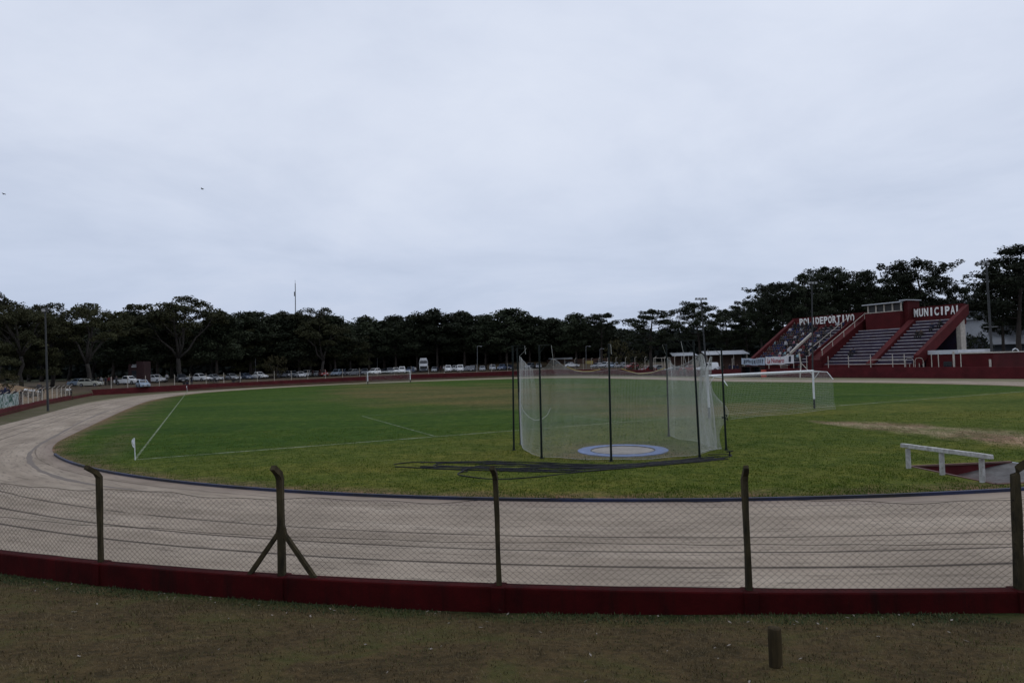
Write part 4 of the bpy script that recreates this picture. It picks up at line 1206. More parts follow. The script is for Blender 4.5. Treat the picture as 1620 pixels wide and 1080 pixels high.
def car_proto(name, kind):
    """+x is forward. low: outline of the lower body; cab: outline of the cabin"""
    root = empty(name)
    P = {
     'sedan': dict(L=4.4, W=.86, low=[(-2.2,.32),(-2.16,.62),(-2.1,.86),(-1.5,.92),(.85,.90),(1.6,.80),(2.1,.68),(2.2,.50),(2.18,.30),(1.9,.20),(-1.9,.20)], cab=[(-1.62,.91),(-1.02,1.36),(-.5,1.44),(.1,1.42),(.95,.90)], wb=(-1.32,1.35)),
     'hatch': dict(L=3.9, W=.83, low=[(-1.92,.32),(-1.95,.6),(-1.9,.92),(-1.4,.95),(.8,.93),(1.5,.82),(1.85,.70),(1.95,.5),(1.93,.3),(1.7,.2),(-1.7,.2)], cab=[(-1.88,.93),(-1.58,1.40),(-1.2,1.49),(-.05,1.47),(.88,.93)], wb=(-1.18,1.22)),
     'suv': dict(L=4.5, W=.92, low=[(-2.22,.42),(-2.25,.7),(-2.2,1.06),(-1.6,1.08),(.85,1.05),(1.7,.98),(2.15,.85),(2.25,.6),(2.22,.4),(1.95,.3),(-1.95,.3)], cab=[(-2.17,1.07),(-1.9,1.62),(-1.5,1.73),(-.1,1.71),(.85,1.05)], wb=(-1.35,1.40)),
     'pickup': dict(L=5.1, W=.92, low=[(-2.5,.45),(-2.55,.65),(-2.52,1.05),(-.72,1.08),(1.0,1.06),(1.9,.98),(2.42,.86),(2.52,.62),(2.48,.42),(2.2,.32),(-2.2,.36)], cab=[(-.75,1.07),(-.66,1.62),(-.3,1.73),(.35,1.71),(1.12,1.06)], wb=(-1.6,1.55)),
     'van': dict(L=4.6, W=.93, low=[(-2.3,.36),(-2.3,.7),(-2.28,1.15),(.9,1.12),(1.75,1.0),(2.2,.86),(2.3,.6),(2.28,.36),(2.0,.26),(-2.0,.26)], cab=[(-2.27,1.14),(-2.2,1.9),(-1.9,1.98),(.3,1.95),(1.35,1.11)], wb=(-1.45,1.5)),
    }[kind]
    W = P['W']
    mb = MB(); mb.prism(P['low'], [W*(.90 if z < .3 else .97 if z > .85 else 1.0) for x, z in P['low']])
    body = mb.build('body', PAINT['white'], root, bevel=.05)
    # wheel arches as dark recesses standing 3 mm proud
    mb = MB(); mb.prism(P['cab'], [W*.93 if z < P['cab'][0][1]+.06 else W*.76 for x, z in P['cab']]); mb.build('cabin', PAINT['white'], root, bevel=.04)
    c = P['cab']
    def pane(name, pts):
        m_ = MB(); n = len(m_.v); m_.v += [Vector(p) for p in pts]; m_.f.append(tuple(range(len(pts)))); m_.m.append(0); m_.build(name, M['glass'], root)
    yb, yt_ = W*.93, W*.76
    zb = c[0][1]
    def lerpw(z): return yb + (yt_-yb)*min(1, max(0, (z-zb)/(c[2][1]-.08-zb)))
    # windscreen and rear window follow the sloping ends of the cabin
    def slope(a, b, nm, s):
        p = Vector((a[0],0,a[1])); q = Vector((b[0],0,b[1])); n = Vector((-(q.z-p.z), 0, q.x-p.x)); n.normalize(); n *= .006*s
        lo = p.lerp(q,.12)+n; hi = p.lerp(q,.88)+n
        pane(nm, [(lo.x,-lerpw(lo.z)*.9,lo.z),(lo.x,lerpw(lo.z)*.9,lo.z),(hi.x,lerpw(hi.z)*.86,hi.z),(hi.x,-lerpw(hi.z)*.86,hi.z)])
    slope(c[-1], c[-2], 'windscreen', -1); slope(c[0], c[1], 'rear_window', 1)
    for s in (-1, 1):
        z0, z1 = zb+.07, c[2][1]-.12
        xb = lambda z, a, b: a[0] + (b[0]-a[0])*(z-a[1])/(b[1]-a[1])
        x0b, x0t = xb(z0,c[0],c[1])+.12, xb(min(z1, c[1][1]),c[0],c[1])+.12
        x1b, x1t = xb(z0,c[-1],c[-2])-.14, xb(min(z1, c[-2][1]),c[-1],c[-2])-.12
        mid0, mid1 = (x0b+x1b)/2, (x0t+x1t)/2
        if kind == 'van': x0b = x0t = mid0 - .2; 
        for (a0, a1, b0, b1) in ([(x0b, x0t, mid0-.04, mid1-.04), (mid0+.04, mid1+.04, x1b, x1t)] if kind not in ('pickup', 'van') else [(x0b, x0t, x1b, x1t)]):
            f = lambda x, z: (x, s*(lerpw(z)+.012), z)
            pts = [f(a0,z0), f(b0,z0), f(b1,z1), f(a1,z1)]
            pane('side_window', pts if s < 0 else pts[::-1])
        fx_, fz = P['low'][-5 if kind != 'van' else -5]; 
        fr_ = max(x for x, z in P['low']); re_ = min(x for x, z in P['low'])
        mb = MB(); mb.box((fr_-.05, s*W*.70, .70 if kind in ('sedan','hatch') else .82), (.16,.36,.14)); mb.build('headlight', M['lamp_glass'], root)
        mb = MB(); mb.box((re_+.03, s*W*.80, .78 if kind in ('sedan','hatch') else .92), (.10,.22,.18)); mb.build('tail_light', M['lamp_red'], root)
        mb = MB(); mb.box((.72 if kind != 'van' else 1.15, s*(W+.09), zb+.08), (.10,.18,.13)); mb.build('wing_mirror', M['trim'], root)
        for x in P['wb']: wheel(root, x, s*(W-.07), .31 if kind in ('sedan','hatch') else .37)
    mb = MB(); mb.box((fr_-.01, 0, .47), (.07, W*1.1, .17)); mb.build('grille', M['trim'], root)
    mb = MB(); mb.box((fr_+.03, 0, .42), (.02, .5, .11)); mb.build('number_plate', M['plate'], root)
    if kind == 'pickup':
        mb = MB(); mb.box((-1.62, 0, 1.075), (1.66, W*1.7, .02)); mb.build('load_bed', M['trim'], root)
    return root
CARS = {k: car_proto('parked_' + n, k) for k, n in (('sedan','car'),('hatch','car'),('suv','car'),('pickup','pickup'),('van','van'))}
CU_ = set()
def park(kind, col, x, D, rot, label, group='cars parked along the far side of the track'):
    pr = CARS[kind]; t = pr if kind not in CU_ else copy_tree(pr); CU_.add(kind)
    p = on(x, D); base = math.atan2(-p.y, -p.x)
    t.location = p; t.rotation_euler = (0, 0, base + rad(rot))
    pm = PAINT[col]
    for ch in [c for c in bpy.data.objects if c.parent == t]:
        if ch.name.split('.')[0] in ('body', 'cabin'):
            ch.material_slots[0].link = 'OBJECT'; ch.material_slots[0].material = pm
    cat = {'pickup': 'pickup', 'van': 'van'}.get(kind, 'car')
    tag(t, label, cat, group)
    return t
LOT = [
 ('hatch','cream',143,122,60,'old cream hatchback half hidden by a pale eucalyptus trunk'),
 ('sedan','pale blue',128,128,75,'pale blue car behind the motorcycles'),
 ('pickup','white',203,128,48,'white pickup parked askew beside the brick red kiosk'),
 ('hatch','pale blue',226,121,12,'small pale blue car closest to the curved red wall'),
 ('suv','white',248,141,35,'white car just right of the brick red kiosk in the shade'),
 ('suv','dark',287,140,8,'dark car facing the track under the tallest eucalyptus'),
 ('pickup','white',315,145,45,'white pickup beside the dark car under the tallest eucalyptus'),
 ('sedan','silver',338,147,40,'grey sedan next to the white pickup, motorcycles in front'),
 ('hatch','silver',367,153,20,'light silver hatchback behind two motorcycles'),
 ('hatch','slate blue',389,155,25,'slate blue hatchback left of the round brown shrub'),
 ('pickup','white',409,156,35,'white tall vehicle close beside the round brown shrub'),
 ('suv','grey',452,166,50,'dark grey car emerging from behind the round brown shrub'),
 ('suv','silver',464,165,30,'silver car just right of the round brown shrub'),
 ('hatch','white',475,162,15,'small white car with people standing before it'),
 ('suv','white',485,167,-10,'white boxy car left of the red car'),
 ('hatch','silver',500,172,5,'silver hatchback squeezed against the red car'),
 ('suv','red',511,167,10,'bright red car parked between silver and pale blue ones'),
 ('suv','pale blue',532,171,-15,'pale blue car right of the red car'),
 ('suv','slate blue',541,175,-10,'slate blue car behind the pale blue car'),
 ('suv','grey',555,172,-40,'big dark grey car standing sideways'),
 ('hatch','silver',568,180,-30,'silver car behind the big dark grey car'),
 ('suv','grey',577,176,0,'grey car next to the distant goal'),
 ('suv','white',591,178,-35,'white car seen just inside the distant goal post'),
 ('sedan','dark',608,184,20,'black car framed by the distant goal'),
 ('suv','grey',617,182,10,'grey car framed by the distant goal'),
 ('suv','white',626,184,0,'white car framed by the distant goal beside a grey one'),
 ('van','white',636,182,0,'white van framed by the distant goal'),
 ('suv','slate blue',649,188,-20,'slate blue car between the white van and the lorry'),
 ('hatch','silver',687,189,0,'silver car just right of the white lorry'),
 ('van','white',709,186,0,'white van with people gathered beside it'),
 ('suv','white',719,192,-40,'white car behind the pair of white vans'),
 ('van','white',728,184,0,'white van right of a tall fence post'),
 ('sedan','silver',737,190,-60,'silver sedan pointing away from the white vans'),
 ('suv','grey',747,186,-10,'grey car beyond the white vans'),
 ('hatch','silver',763,186,0,'silver hatchback below the tall lamp pole'),
 ('suv','silver',779,187,0,'tall silver car near the throwing cage pole'),
 ('suv','slate blue',794,188,-15,'slate blue car beside the outer cage pole'),
 ('hatch','navy',806,190,10,'navy hatchback peeping over the wall behind the outer cage pole'),
 ('suv','grey',838,194,-20,'grey car seen through the first net panel'),
 ('hatch','silver',852,194,0,'silver hatchback seen through the first net panel'),
 ('sedan','white',905,196,88,'white sedan standing sideways in front of the brown building'),
 ('hatch','silver',944,186,-40,'silver hatchback behind the net near the brown building'),
 ('suv','silver',957,182,-30,'silver car behind the middle cage pole'),
 ('hatch','pale blue',970,178,-30,'pale blue car right of the middle cage pole'),
 ('sedan','silver',984,172,-40,'silver sedan over the wall beneath the olive bush'),
 ('hatch','red',999,166,-40,'red hatchback over the wall beneath the broad pine'),
 ('sedan','red',1024,158,-50,'red sedan close to the curved wall by the net'),
 ('hatch','silver',1037,160,-40,'silver hatchback beside the red sedan'),
 ('van','white',1118,142,-70,'white van under the pale shed roof'),
 ('hatch','red',1088,149,-50,'red hatchback glimpsed through the back net panel beneath the shed roof'),
 ('sedan','dark',1066,152,-60,'black sedan behind the back net panel'),
]
for a in LOT: park(*a)
# lorry
lor = empty('lorry', on(670, 193)); pl = lor.location; lor.rotation_euler = (0,0,math.atan2(-pl.y,-pl.x)); tag(lor, 'tall white cab lorry facing the track among the parked cars', 'lorry')
W_ = PAINT['white']
mb = MB(); mb.prism([(-1.0,.95),(-1.0,3.35),(-.6,3.55),(.75,3.5),(.98,2.4),(1.02,.95)], [1.2,1.2,1.1,1.1,1.2,1.2]); mb.build('cab', W_, lor, bevel=.06)
mb = MB(); mb.prism([(-.9,3.56),(-.8,4.05),(-.2,4.1),(.55,3.58)], [1.05,.95,.9,1.0]); mb.build('wind_deflector', W_, lor)
mb = MB(); mb.v += [Vector(p) for p in ((1.0,-1.08,2.42),(1.0,1.08,2.42),(.80,1.02,3.32),(.80,-1.02,3.32))]; mb.f.append((0,1,2,3)); mb.m.append(0); mb.build('windscreen', M['glass'], lor)
mb = MB(); mb.box((1.06,0,1.35), (.08,2.1,.75)); mb.build('grille', M['trim'], lor)
mb = MB(); mb.box((1.0,0,.62), (.35,2.4,.5)); mb.build('bumper', M['slate'], lor)
for s in (-1,1):
    mb = MB(); mb.box((1.16,s*.92,.72), (.08,.4,.2)); mb.build('headlight', M['lamp_glass'], lor)
    mb = MB(); mb.box((.85,s*1.36,2.6), (.12,.22,.7)); mb.build('wing_mirror', M['trim'], lor)
    for x in (.2, -3.2, -5.2): wheel(lor, x, s*1.02, .5, .32)
mb = MB(); mb.box((-4.4,0,2.35), (6.2,2.45,2.6)); mb.build('box_body', PAINT['slate blue'], lor)
mb = MB(); mb.box((-3.0,0,.85), (7.5,.9,.28)); mb.build('chassis', M['trim'], lor)

# motorcycles
def moto():
    r = empty('motorcycle')
    for x in (-.62,.66):
        mb = MB(); n = 18
        mb.tube([Vector((x+.27*cos(2*PI*i/n), 0, .31+.27*sin(2*PI*i/n))) for i in range(n+1)], .045, 6, caps=False); w = mb.build('wheel', M['tyre'], r)
        mb = MB()
        for i in range(6): mb.tube([(x,0,.31),(x+.25*cos(i*PI/3),0,.31+.25*sin(i*PI/3))], .008, 3)
        mb.lathe([(.05,-.0),(.05,.02)], (x,0,.30), 8); mb.build('spokes', M['rim'], w)
    mb = MB(); mb.tube([(-.62,0,.31),(-.1,0,.42),(.1,0,.75),(.42,0,.85)], .03, 6); mb.tube([(-.1,0,.42),(-.5,0,.78)], .025, 6); mb.box((.0,0,.42), (.36,.26,.28)); mb.build('frame', M['trim'], r)
    mb = MB(); mb.prism([(.02,.74),(.06,.95),(.3,1.0),(.48,.88),(.42,.76)], [.1,.13,.14,.1,.1]); mb.build('fuel_tank', PAINT['white'], r, bevel=.03)
    mb = MB(); mb.prism([(-.78,.82),(-.72,.9),(-.2,.86),(.04,.8),(0,.74),(-.5,.74)], [.09,.11,.14,.1,.1,.1]); mb.build('seat', M['trim'], r)
    mb = MB(); mb.tube([(.66,.05,.31),(.5,.06,.98)], .022, 6); mb.tube([(.66,-.05,.31),(.5,-.06,.98)], .022, 6); mb.build('fork', M['rim'], r)
    mb = MB(); mb.tube([(.38,.36,1.06),(.48,.2,1.04),(.48,-.2,1.04),(.38,-.36,1.06)], .016, 6); mb.build('handlebar', M['trim'], r)
    mb = MB(); mb.lathe([(.0,-.06),(.07,-.05),(.09,.05),(.0,.06)], (0,0,0), 10)
    for v_ in mb.v: x_, z_ = v_.x, v_.z; v_.x, v_.z = .6+z_, .9+x_
    mb.build('headlight', M['lamp_glass'], r)
    return r
MP = moto(); first = True
for x, D, rt, lab in ((37,84,100,'motorcycle closest to the straw coloured bush on the mound'),(44,85,70,'second motorcycle in the row behind the light pole'),(50,86,110,'motorcycle with its wheel turned, middle of the row behind the light pole'),(57,86,80,'motorcycle at the end of the row behind the light pole'),
                      (103,99,60,'motorcycle leaning by the white crooked posts'),(110,100,140,'motorcycle parked behind the one leaning by the white crooked posts'),
                      (333,136,90,'motorcycle in front of the grey sedan'),(341,136,85,'motorcycle beside another in front of the grey sedan'),(372,140,60,'motorcycle in front of the light silver hatchback'),(379,141,95,'motorcycle in front of the slate blue hatchback'),
                      (455,154,80,'motorcycle in front of the dark grey car by the shrub'),(1497,85.5,100,'motorcycle parked on the track side of the red wall by the stand')):
    t = MP if first else copy_tree(MP); first = False
    p = on(x, D)
    t.location = p; t.rotation_euler = (rad(8), 0, rad(rt)); tag(t, lab, 'motorcycle', 'motorcycles parked around the track')
# ------------------------------------------------------------------ grandstand
SU0, SUE = 0.9, -28.0
VF, VB, NR, RISE, RUN, Z0 = 57.6, 68.5, 15, .465, .727, 1.95
st = empty('grandstand', OV(-13, 57.6, 0), world=True); tag(st, 'red concrete grandstand with blue steps, white lettering and a press box', 'grandstand')
def S(u, v, z): return OV(u, v, z)
def sbox(mb, u0, u1, v0, v1, z0, z1, m=0):
    mb.hexa([S(u0,v0,z0),S(u1,v0,z0),S(u1,v1,z0),S(u0,v1,z0),S(u0,v0,z1),S(u1,v0,z1),S(u1,v1,z1),S(u0,v1,z1)][::1], m)
def row_v(i): return VF + RUN*i
def row_z(i): return Z0 + RISE*i
def steps(u0, u1, nrow, name, label, edge='edge_white'):
    mb = MB()
    for i in range(nrow):
        v0, v1 = row_v(i), row_v(i+1); z = row_z(i); zb = row_z(i-1) if i else 1.2
        mb.quad(S(u0,v0,zb), S(u1,v0,zb), S(u1,v0,z), S(u0,v0,z)); mb.quad(S(u0,v0,z), S(u1,v0,z), S(u1,v1,z), S(u0,v1,z))
    vt, zt = row_v(nrow), row_z(nrow-1)
    mb.quad(S(u0,vt,zt), S(u1,vt,zt), S(u1,vt,0), S(u0,vt,0))
    for u_ in (u0, u1):
        mb.quad(S(u_,VF,1.2), S(u_,vt,zt-.6), S(u_,vt,zt), S(u_,VF,Z0))
    o = mb.build(name, M['seat_blue'], st); o['label'] = label
    for i in range(nrow):
        m2 = MB(); sbox(m2, u1+.05, u0-.05, row_v(i)-.03, row_v(i)+.10, row_z(i)-.09, row_z(i)+.012); m2.build('step_edge', M[edge], o)
    return o
steps(.6, -5.4, 14, 'seating_section', 'crowded seating section at the far end', 'concrete_post'); steps(-6.3, -11.3, 14, 'seating_section', 'half empty seating section under the long sign')
steps(-14.2, -21.4, 12, 'seating_section', 'empty seating section under the press box'); steps(-22.6, -28.0, 14, 'seating_section', 'empty seating section under the short sign')
# stairways between the sections: a sloped red flight with cheek walls
def flight(u0, u1, name, mat, lift=.25, top=14, cheek=.5):
    mb = MB()
    a, b = (VF-.4, Z0-.3), (row_v(top), row_z(top-1)+.35-(.75 if cheek else 0))
    mb.hexa([S(u0,a[0],a[1]-.6),S(u1,a[0],a[1]-.6),S(u1,b[0],b[1]-.6),S(u0,b[0],b[1]-.6),S(u0,a[0],a[1]+lift),S(u1,a[0],a[1]+lift),S(u1,b[0],b[1]+lift),S(u0,b[0],b[1]+lift)])
    mb.build(name, mat, st)
    for u_ in ((u0, u0-.2), (u1+.2, u1)):
        if cheek:
            mb = MB(); mb.hexa([S(u_[0],a[0],a[1]+lift-.1),S(u_[1],a[0],a[1]+lift-.1),S(u_[1],b[0],b[1]+lift-.1),S(u_[0],b[0],b[1]+lift-.1),S(u_[0],a[0],a[1]+lift+cheek),S(u_[1],a[0],a[1]+lift+cheek),S(u_[1],b[0],b[1]+lift+cheek),S(u_[0],b[0],b[1]+lift+cheek)])
            mb.build('cheek_wall', mat, st)
flight(-11.5, -14.0, 'stair_flight', M['red_stand'], 1.0, 14, .5)
flight(-21.5, -22.5, 'stair_flight', M['red_stand'], .4, 13, .0)
flight(-5.5, -6.2, 'stair_flight', M['red_stand'], .1, 14, .0)
mb = MB(); a, b = S(-5.85, VF-.2, Z0+.75), S(-5.85, row_v(10), row_z(10)+.72)
mb.hexa([S(-5.7,VF,Z0+.3),S(-6.0,VF,Z0+.3),S(-6.0,row_v(10),row_z(10)+.25),S(-5.7,row_v(10),row_z(10)+.25),S(-5.7,VF,Z0+.72),S(-6.0,VF,Z0+.72),S(-6.0,row_v(10),row_z(10)+.62),S(-5.7,row_v(10),row_z(10)+.62)]); mb.build('stair_parapet', M['white_post'], st)
for u_ in (-11.55, -13.95):
    hr = None
    mb = MB(); mb.tube([S(u_,VF-.3,Z0+2.2), S(u_,row_v(14),row_z(13)+1.95)], .045, 6); hr = mb.build('handrail', M['white_post'], st)
    for f in (.02,.25,.5,.75,.98):
        mb = MB(); v_ = VF-.3+(row_v(14)-VF+.3)*f; z_ = Z0+2.2+(row_z(13)-.25-Z0)*f; mb.tube([S(u_,v_,z_-1.3), S(u_,v_,z_)], .045, 6); mb.build('baluster', M['white_post'], hr)
# sloping end walls
def endwall(u0, u1, z0f, z0b, drop, name='end_wall'):
    mb = MB(); mb.hexa([S(u0,VF-.5,z0f-drop),S(u1,VF-.5,z0f-drop),S(u1,VB+.2,z0b-drop*.8),S(u0,VB+.2,z0b-drop*.8),S(u0,VF-.5,z0f),S(u1,VF-.5,z0f),S(u1,VB+.2,z0b),S(u0,VB+.2,z0b)]); mb.build(name, M['red_stand'], st)
endwall(-28.6, -29.25, 3.05, 9.95, 1.7); endwall(1.3, .65, 2.6, 10.0, 1.4)
mb = MB(); sbox(mb, -28.75, 1.3, VB+.02, VB+.35, 7.2, 10.15); mb.build('back_wall', M['red_stand'], st)
mb = MB(); sbox(mb, -28.75, -11.6, VF-.25, VF-.05, 0, Z0-.05); sbox(mb, -7.8, 1.3, VF-.25, VF-.05, 0, Z0-.05); mb.build('front_wall', M['red_stand'], st)
mb = MB(); sbox(mb, -11.6, -7.8, VF-.3, VF+.05, 1.75, 2.1); mb.build('lintel', M['red_stand'], st)
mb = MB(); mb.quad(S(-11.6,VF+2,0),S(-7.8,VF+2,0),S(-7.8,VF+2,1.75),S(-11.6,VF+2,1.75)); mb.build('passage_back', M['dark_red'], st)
mb = MB()
for k in range(7): mb.tube([S(-5.9-.24*k, VF-.32, .1), S(-5.9-.24*k, VF-.32, 1.9)], .03, 4)
mb.tube([S(-5.8,VF-.32,.15), S(-7.45,VF-.32,.15)], .03, 4); mb.tube([S(-5.8,VF-.32,1.9), S(-7.45,VF-.32,1.9)], .03, 4); mb.build('gate', M['white_post'], st)
# column under the open end and beam
mb = MB(); sbox(mb, -28.7, -28.1, VB-1.0, VB+.1, 0, 8.6); mb.build('column', M['white_post'], st)
# press box
pb = MB(); sbox(pb, -14.9, -20.6, 66.5, 70.2, 6.4, 9.72); base_ = pb.build('press_box', M['red_stand'], st)
mb = MB(); sbox(mb, -20.62, -21.25, 67.4, 70.2, 6.4, 11.25); mb.build('stair_tower', M['red_stand'], st)
mb = MB(); sbox(mb, -14.9, -20.6, 68.0, 70.2, 9.72, 11.0); mb.build('press_room', M['dark_red'], st)
mb = MB(); sbox(mb, -14.4, -20.6, 66.4, 70.4, 11.02, 11.17); sbox(mb, -20.3, -21.45, 66.9, 70.4, 11.27, 11.4); mb.build('roof', M['white_roof'], st)
for k in range(5):
    u_ = -15.0 - k*1.36; mb = MB(); sbox(mb, u_, u_-.16, 66.9, 67.1, 9.73, 11.0); mb.build('window_post', M['white_post'], st)
mb = MB(); sbox(mb, -14.9, -20.6, 66.45, 67.2, 9.725, 9.82); mb.build('window_sill', M['white_post'], st)
for k in range(4):
    u_ = -15.18 - k*1.36; mb = MB(); mb.quad(S(u_,67.05,9.84),S(u_-1.14,67.05,9.84),S(u_-1.14,67.05,11.0),S(u_,67.05,11.0)); mb.build('window_pane', M['trim'], st)
# lettering
def letters(txt, uL, uR, z0, h, v, parent, mat):
    n = len(txt); pit_ = (uL-uR)/n
    for i, ch in enumerate(txt):
        if ch == ' ': continue
        cu = bpy.data.curves.new('letter', 'FONT'); cu.body = ch; cu.size = 1; cu.extrude = .04; cu.offset = .03
        o = bpy.data.objects.new('tmp', cu); COL.objects.link(o)
        dg = bpy.context.evaluated_depsgraph_get(); me = bpy.data.meshes.new_from_object(o.evaluated_get(dg))
        bpy.data.objects.remove(o)
        xs = [q.co.x for q in me.vertices]; ys = [q.co.y for q in me.vertices]
        w = max(xs)-min(xs); hh = max(ys)-min(ys); x0 = min(xs); y0 = min(ys)
        tw = pit_*(.80 if ch not in 'IL1' else (.30 if ch in 'I1' else .68))
        off = Vector(parent['_world'])
        cu_ = uL - pit_*(i+.5)
        for q in me.vertices:
            fx = (q.co.x-x0)/w - .5; fz = (q.co.y-y0)/hh
            p = OV(cu_ - fx*tw, v - .06 - q.co.z, z0 + fz*h)
            q.co = p - off
        me.materials.clear(); me.materials.append(mat)
        ob = bpy.data.objects.new('letter', me); COL.objects.link(ob); ob.parent = parent
letters('POLIDEPORTIVO', -.35, -11.5, 8.78, 1.22, VB+.02, st, M['letter'])
letters('MUNICIPAL', -21.45, -28.35, 8.72, 1.22, VB+.02, st, M['letter'])

# banners tied to the white posts
def banner(name, label, x0, x1, yt0, yt1, yb0, yb1, base_col, strokes, text=None, marks=None):
    p = wall_px(x0, rightw); q = wall_px(x1, rightw)
    b = empty(name, p, world=True); tag(b, label, 'banner')
    mb = MB(); n = 24; nm = 4
    a0, a1 = AT(x0, yt0, p.y-.15), AT(x1, yt1, q.y-.15); b0, b1 = AT(x0, yb0, p.y-.15), AT(x1, yb1, q.y-.15)
    def at(s, t):
        P = a0.lerp(a1, s); B = b0.lerp(b1, s); r = P.lerp(B, t); sg = .16*sin(PI*s) + .05*sin(s*14)
        return r + Vector((0, -.05*sin(s*18+t*2), -sg*(1-.3*t)))
    for i in range(n):
        for j in range(nm): mb.quad(at(i/n,(j+1)/nm), at((i+1)/n,(j+1)/nm), at((i+1)/n,j/nm), at(i/n,j/nm))
    mb.build('cloth', base_col, b, smooth=True)
    if marks:       # unreadable dark brush strokes
        Rs = random.Random(8); mb = MB(); s = .12
        while s < .93:
            t0, t1 = Rs.uniform(.15,.35), Rs.uniform(.65,.88); ds = Rs.uniform(-.012,.016)
            for (sa, ta, sb, tb) in ((s, t0, s+ds, t1),) + (((s, t0+.05, s+.04, t0+.05+Rs.uniform(-.1,.3)),) if Rs.random() < .6 else ()):
                o_ = Vector((0,-.05,0)); e_ = Vector((.07,0,.0)); mb.quad(at(sa,ta)+o_-e_, at(sa,ta)+o_+e_, at(sb,tb)+o_+e_, at(sb,tb)+o_-e_)
            s += Rs.uniform(.035,.075)
        mb.build('brush_marks', marks, b)
    if text:
        for (tx, s0, s1, t0, t1, mt) in text:
            cu = bpy.data.curves.new('t', 'FONT'); cu.body = tx; cu.size = 1; cu.offset = .02
            o = bpy.data.objects.new('tmp', cu); COL.objects.link(o)
            dg = bpy.context.evaluated_depsgraph_get(); me = bpy.data.meshes.new_from_object(o.evaluated_get(dg)); bpy.data.objects.remove(o)
            xs = [q_.co.x for q_ in me.vertices]; ys = [q_.co.y for q_ in me.vertices]; off = Vector(b['_world'])
            for q_ in me.vertices:
                s = s0+(s1-s0)*(q_.co.x-min(xs))/(max(xs)-min(xs)); t = t1+(t0-t1)*(q_.co.y-min(ys))/(max(ys)-min(ys))
                q_.co = at(s, t) + Vector((-.01,-.04,0)) - off
            me.materials.clear(); me.materials.append(mt); ob = bpy.data.objects.new('lettering', me); COL.objects.link(ob); ob.parent = b
    return b
m_bw = simple('banner_white', (.56,.55,.58), .9, .1, 2); m_br = simple('banner_red_letters', (.30,.03,.05), .9, .1, 2); m_bk = simple('banner_dark_letters', (.02,.02,.035), .9, .1, 2); m_bl = simple('banner_pale_blue', (.34,.40,.48), .9, .15, 2)
banner('banner', 'white cloth banner with red handwriting below the crowd', 1211, 1256, 564, 560.5, 576.5, 574, m_bw, None, [('La Numero', .06, .66, .2, .8, m_br), ('1', .82, .90, .12, .82, m_bk)])
banner('banner', 'pale banner with dark lettering beside the one with red handwriting', 1173, 1210, 566, 565, 576, 577, m_bl, None, None, marks=m_bk)
# banner on the fence by the mound
def left_banner():
    b = empty('banner', OV(-11, -45.5, .62), world=True); tag(b, 'teal and white painted banner tied to the crooked posts by the earth mound', 'banner')
    m_, nt, bs = new_mat('teal_banner_cloth'); n = NOISE(nt, COORD(nt, 'Object', (.8, .8, 1)), 1.5, 2, .5, 1.2)
    nt.links.new(RAMP(nt, n, [(.40, (.02,.07,.055)), (.47, (.30,.34,.33)), (.54, (.33,.36,.38)), (.6, (.04,.12,.10))], 'LINEAR'), bs.inputs['Base Color']); bs.inputs['Roughness'].default_value = .95
    mb = MB(); n_ = 30
    def at(s, t):
        u = -17.5 + 13.5*s; v = lerp_list([(-41.5,-44.14),(-30,-44.7),(-11.4,-45.7),(11.4,-46.55)], u) + .13
        return OV(u, v + .05*sin(s*25), .72 + 1.22*t + .05*sin(s*14)*(t-.3))
    for i in range(n_):
        for j in range(3): mb.quad(at(i/n_,j/3), at((i+1)/n_,j/3), at((i+1)/n_,(j+1)/3), at(i/n_,(j+1)/3))
    mb.build('cloth', m_, b, smooth=True)
left_banner()

# annex right of the stand, dugout, tyre-arch and furniture on the wall
an = empty('annex', OV(-33, 58, 0), world=True); tag(an, 'low red annex with a white coping beside the sloping end of the stand', 'building')
mb = MB(); sbox(mb, -28.9, -37.2, 59.2, 66, 0, 3.05); mb.build('wall', M['red_stand'], an)
mb = MB(); sbox(mb, -28.85, -33.2, 59.1, 66.1, 3.06, 3.6); mb.build('coping', M['white_wall'], an)
mb = MB(); sbox(mb, -33.25, -37.3, 59.1, 66.1, 3.06, 3.2); mb.build('roof_edge', M['white_post'], an)
mb = MB(); mb.quad(S(-31.2,59.17,0),S(-32.3,59.17,0),S(-32.3,59.17,2.1),S(-31.2,59.17,2.1)); mb.build('door', M['glass'], an)
for u_ in (-28.9, -32.9, -37.2):
    mb = MB(); mb.tube([S(u_,58.6,0), S(u_,58.6,3.4 if u_ > -33 else 2.3)], .12, 6); mb.build('post', M['white_post'], an)
dug = empty('dugout', OV(-1.8, 56.6, 0), world=True); tag(dug, 'dark red team shelter under the white banner with red handwriting', 'shelter')
mb = MB(); sbox(mb, -4.0, .2, 55.0, 55.7, 0, .5); mb.build('bench', M['dark_red'], dug)
mb = MB(); sbox(mb, -4.1, .3, 54.7, 55.75, 1.72, 1.84); mb.build('roof', M['dark_red'], dug)
for u_ in (-4.1, -1.9, .2):
    mb = MB(); sbox(mb, u_, u_+.1, 54.75, 55.7, 0, 1.72); mb.build('side_panel', M['dark_red'], dug)
mb = MB(); sbox(mb, -4.1, .3, 55.68, 55.76, 0, 1.72); mb.build('back_panel', M['glass'], dug)
cone = empty('drum', OV(-4.9, 54.6, 0)); tag(cone, 'bright orange plastic drum beside the dark red team shelter', 'drum')
mb = MB(); mb.lathe([(0,0),(.42,0),(.44,.1),(.42,.5),(.45,.52),(.42,.9),(.44,1.15),(.36,1.2),(0,1.2)], (0,0,0), 16); mb.build('body', M['orange'], cone)
mb = MB(); mb.lathe([(.455,.52),(.47,.55),(.455,.6)], (0,0,0), 16); mb.build('hoop', M['white_post'], cone)
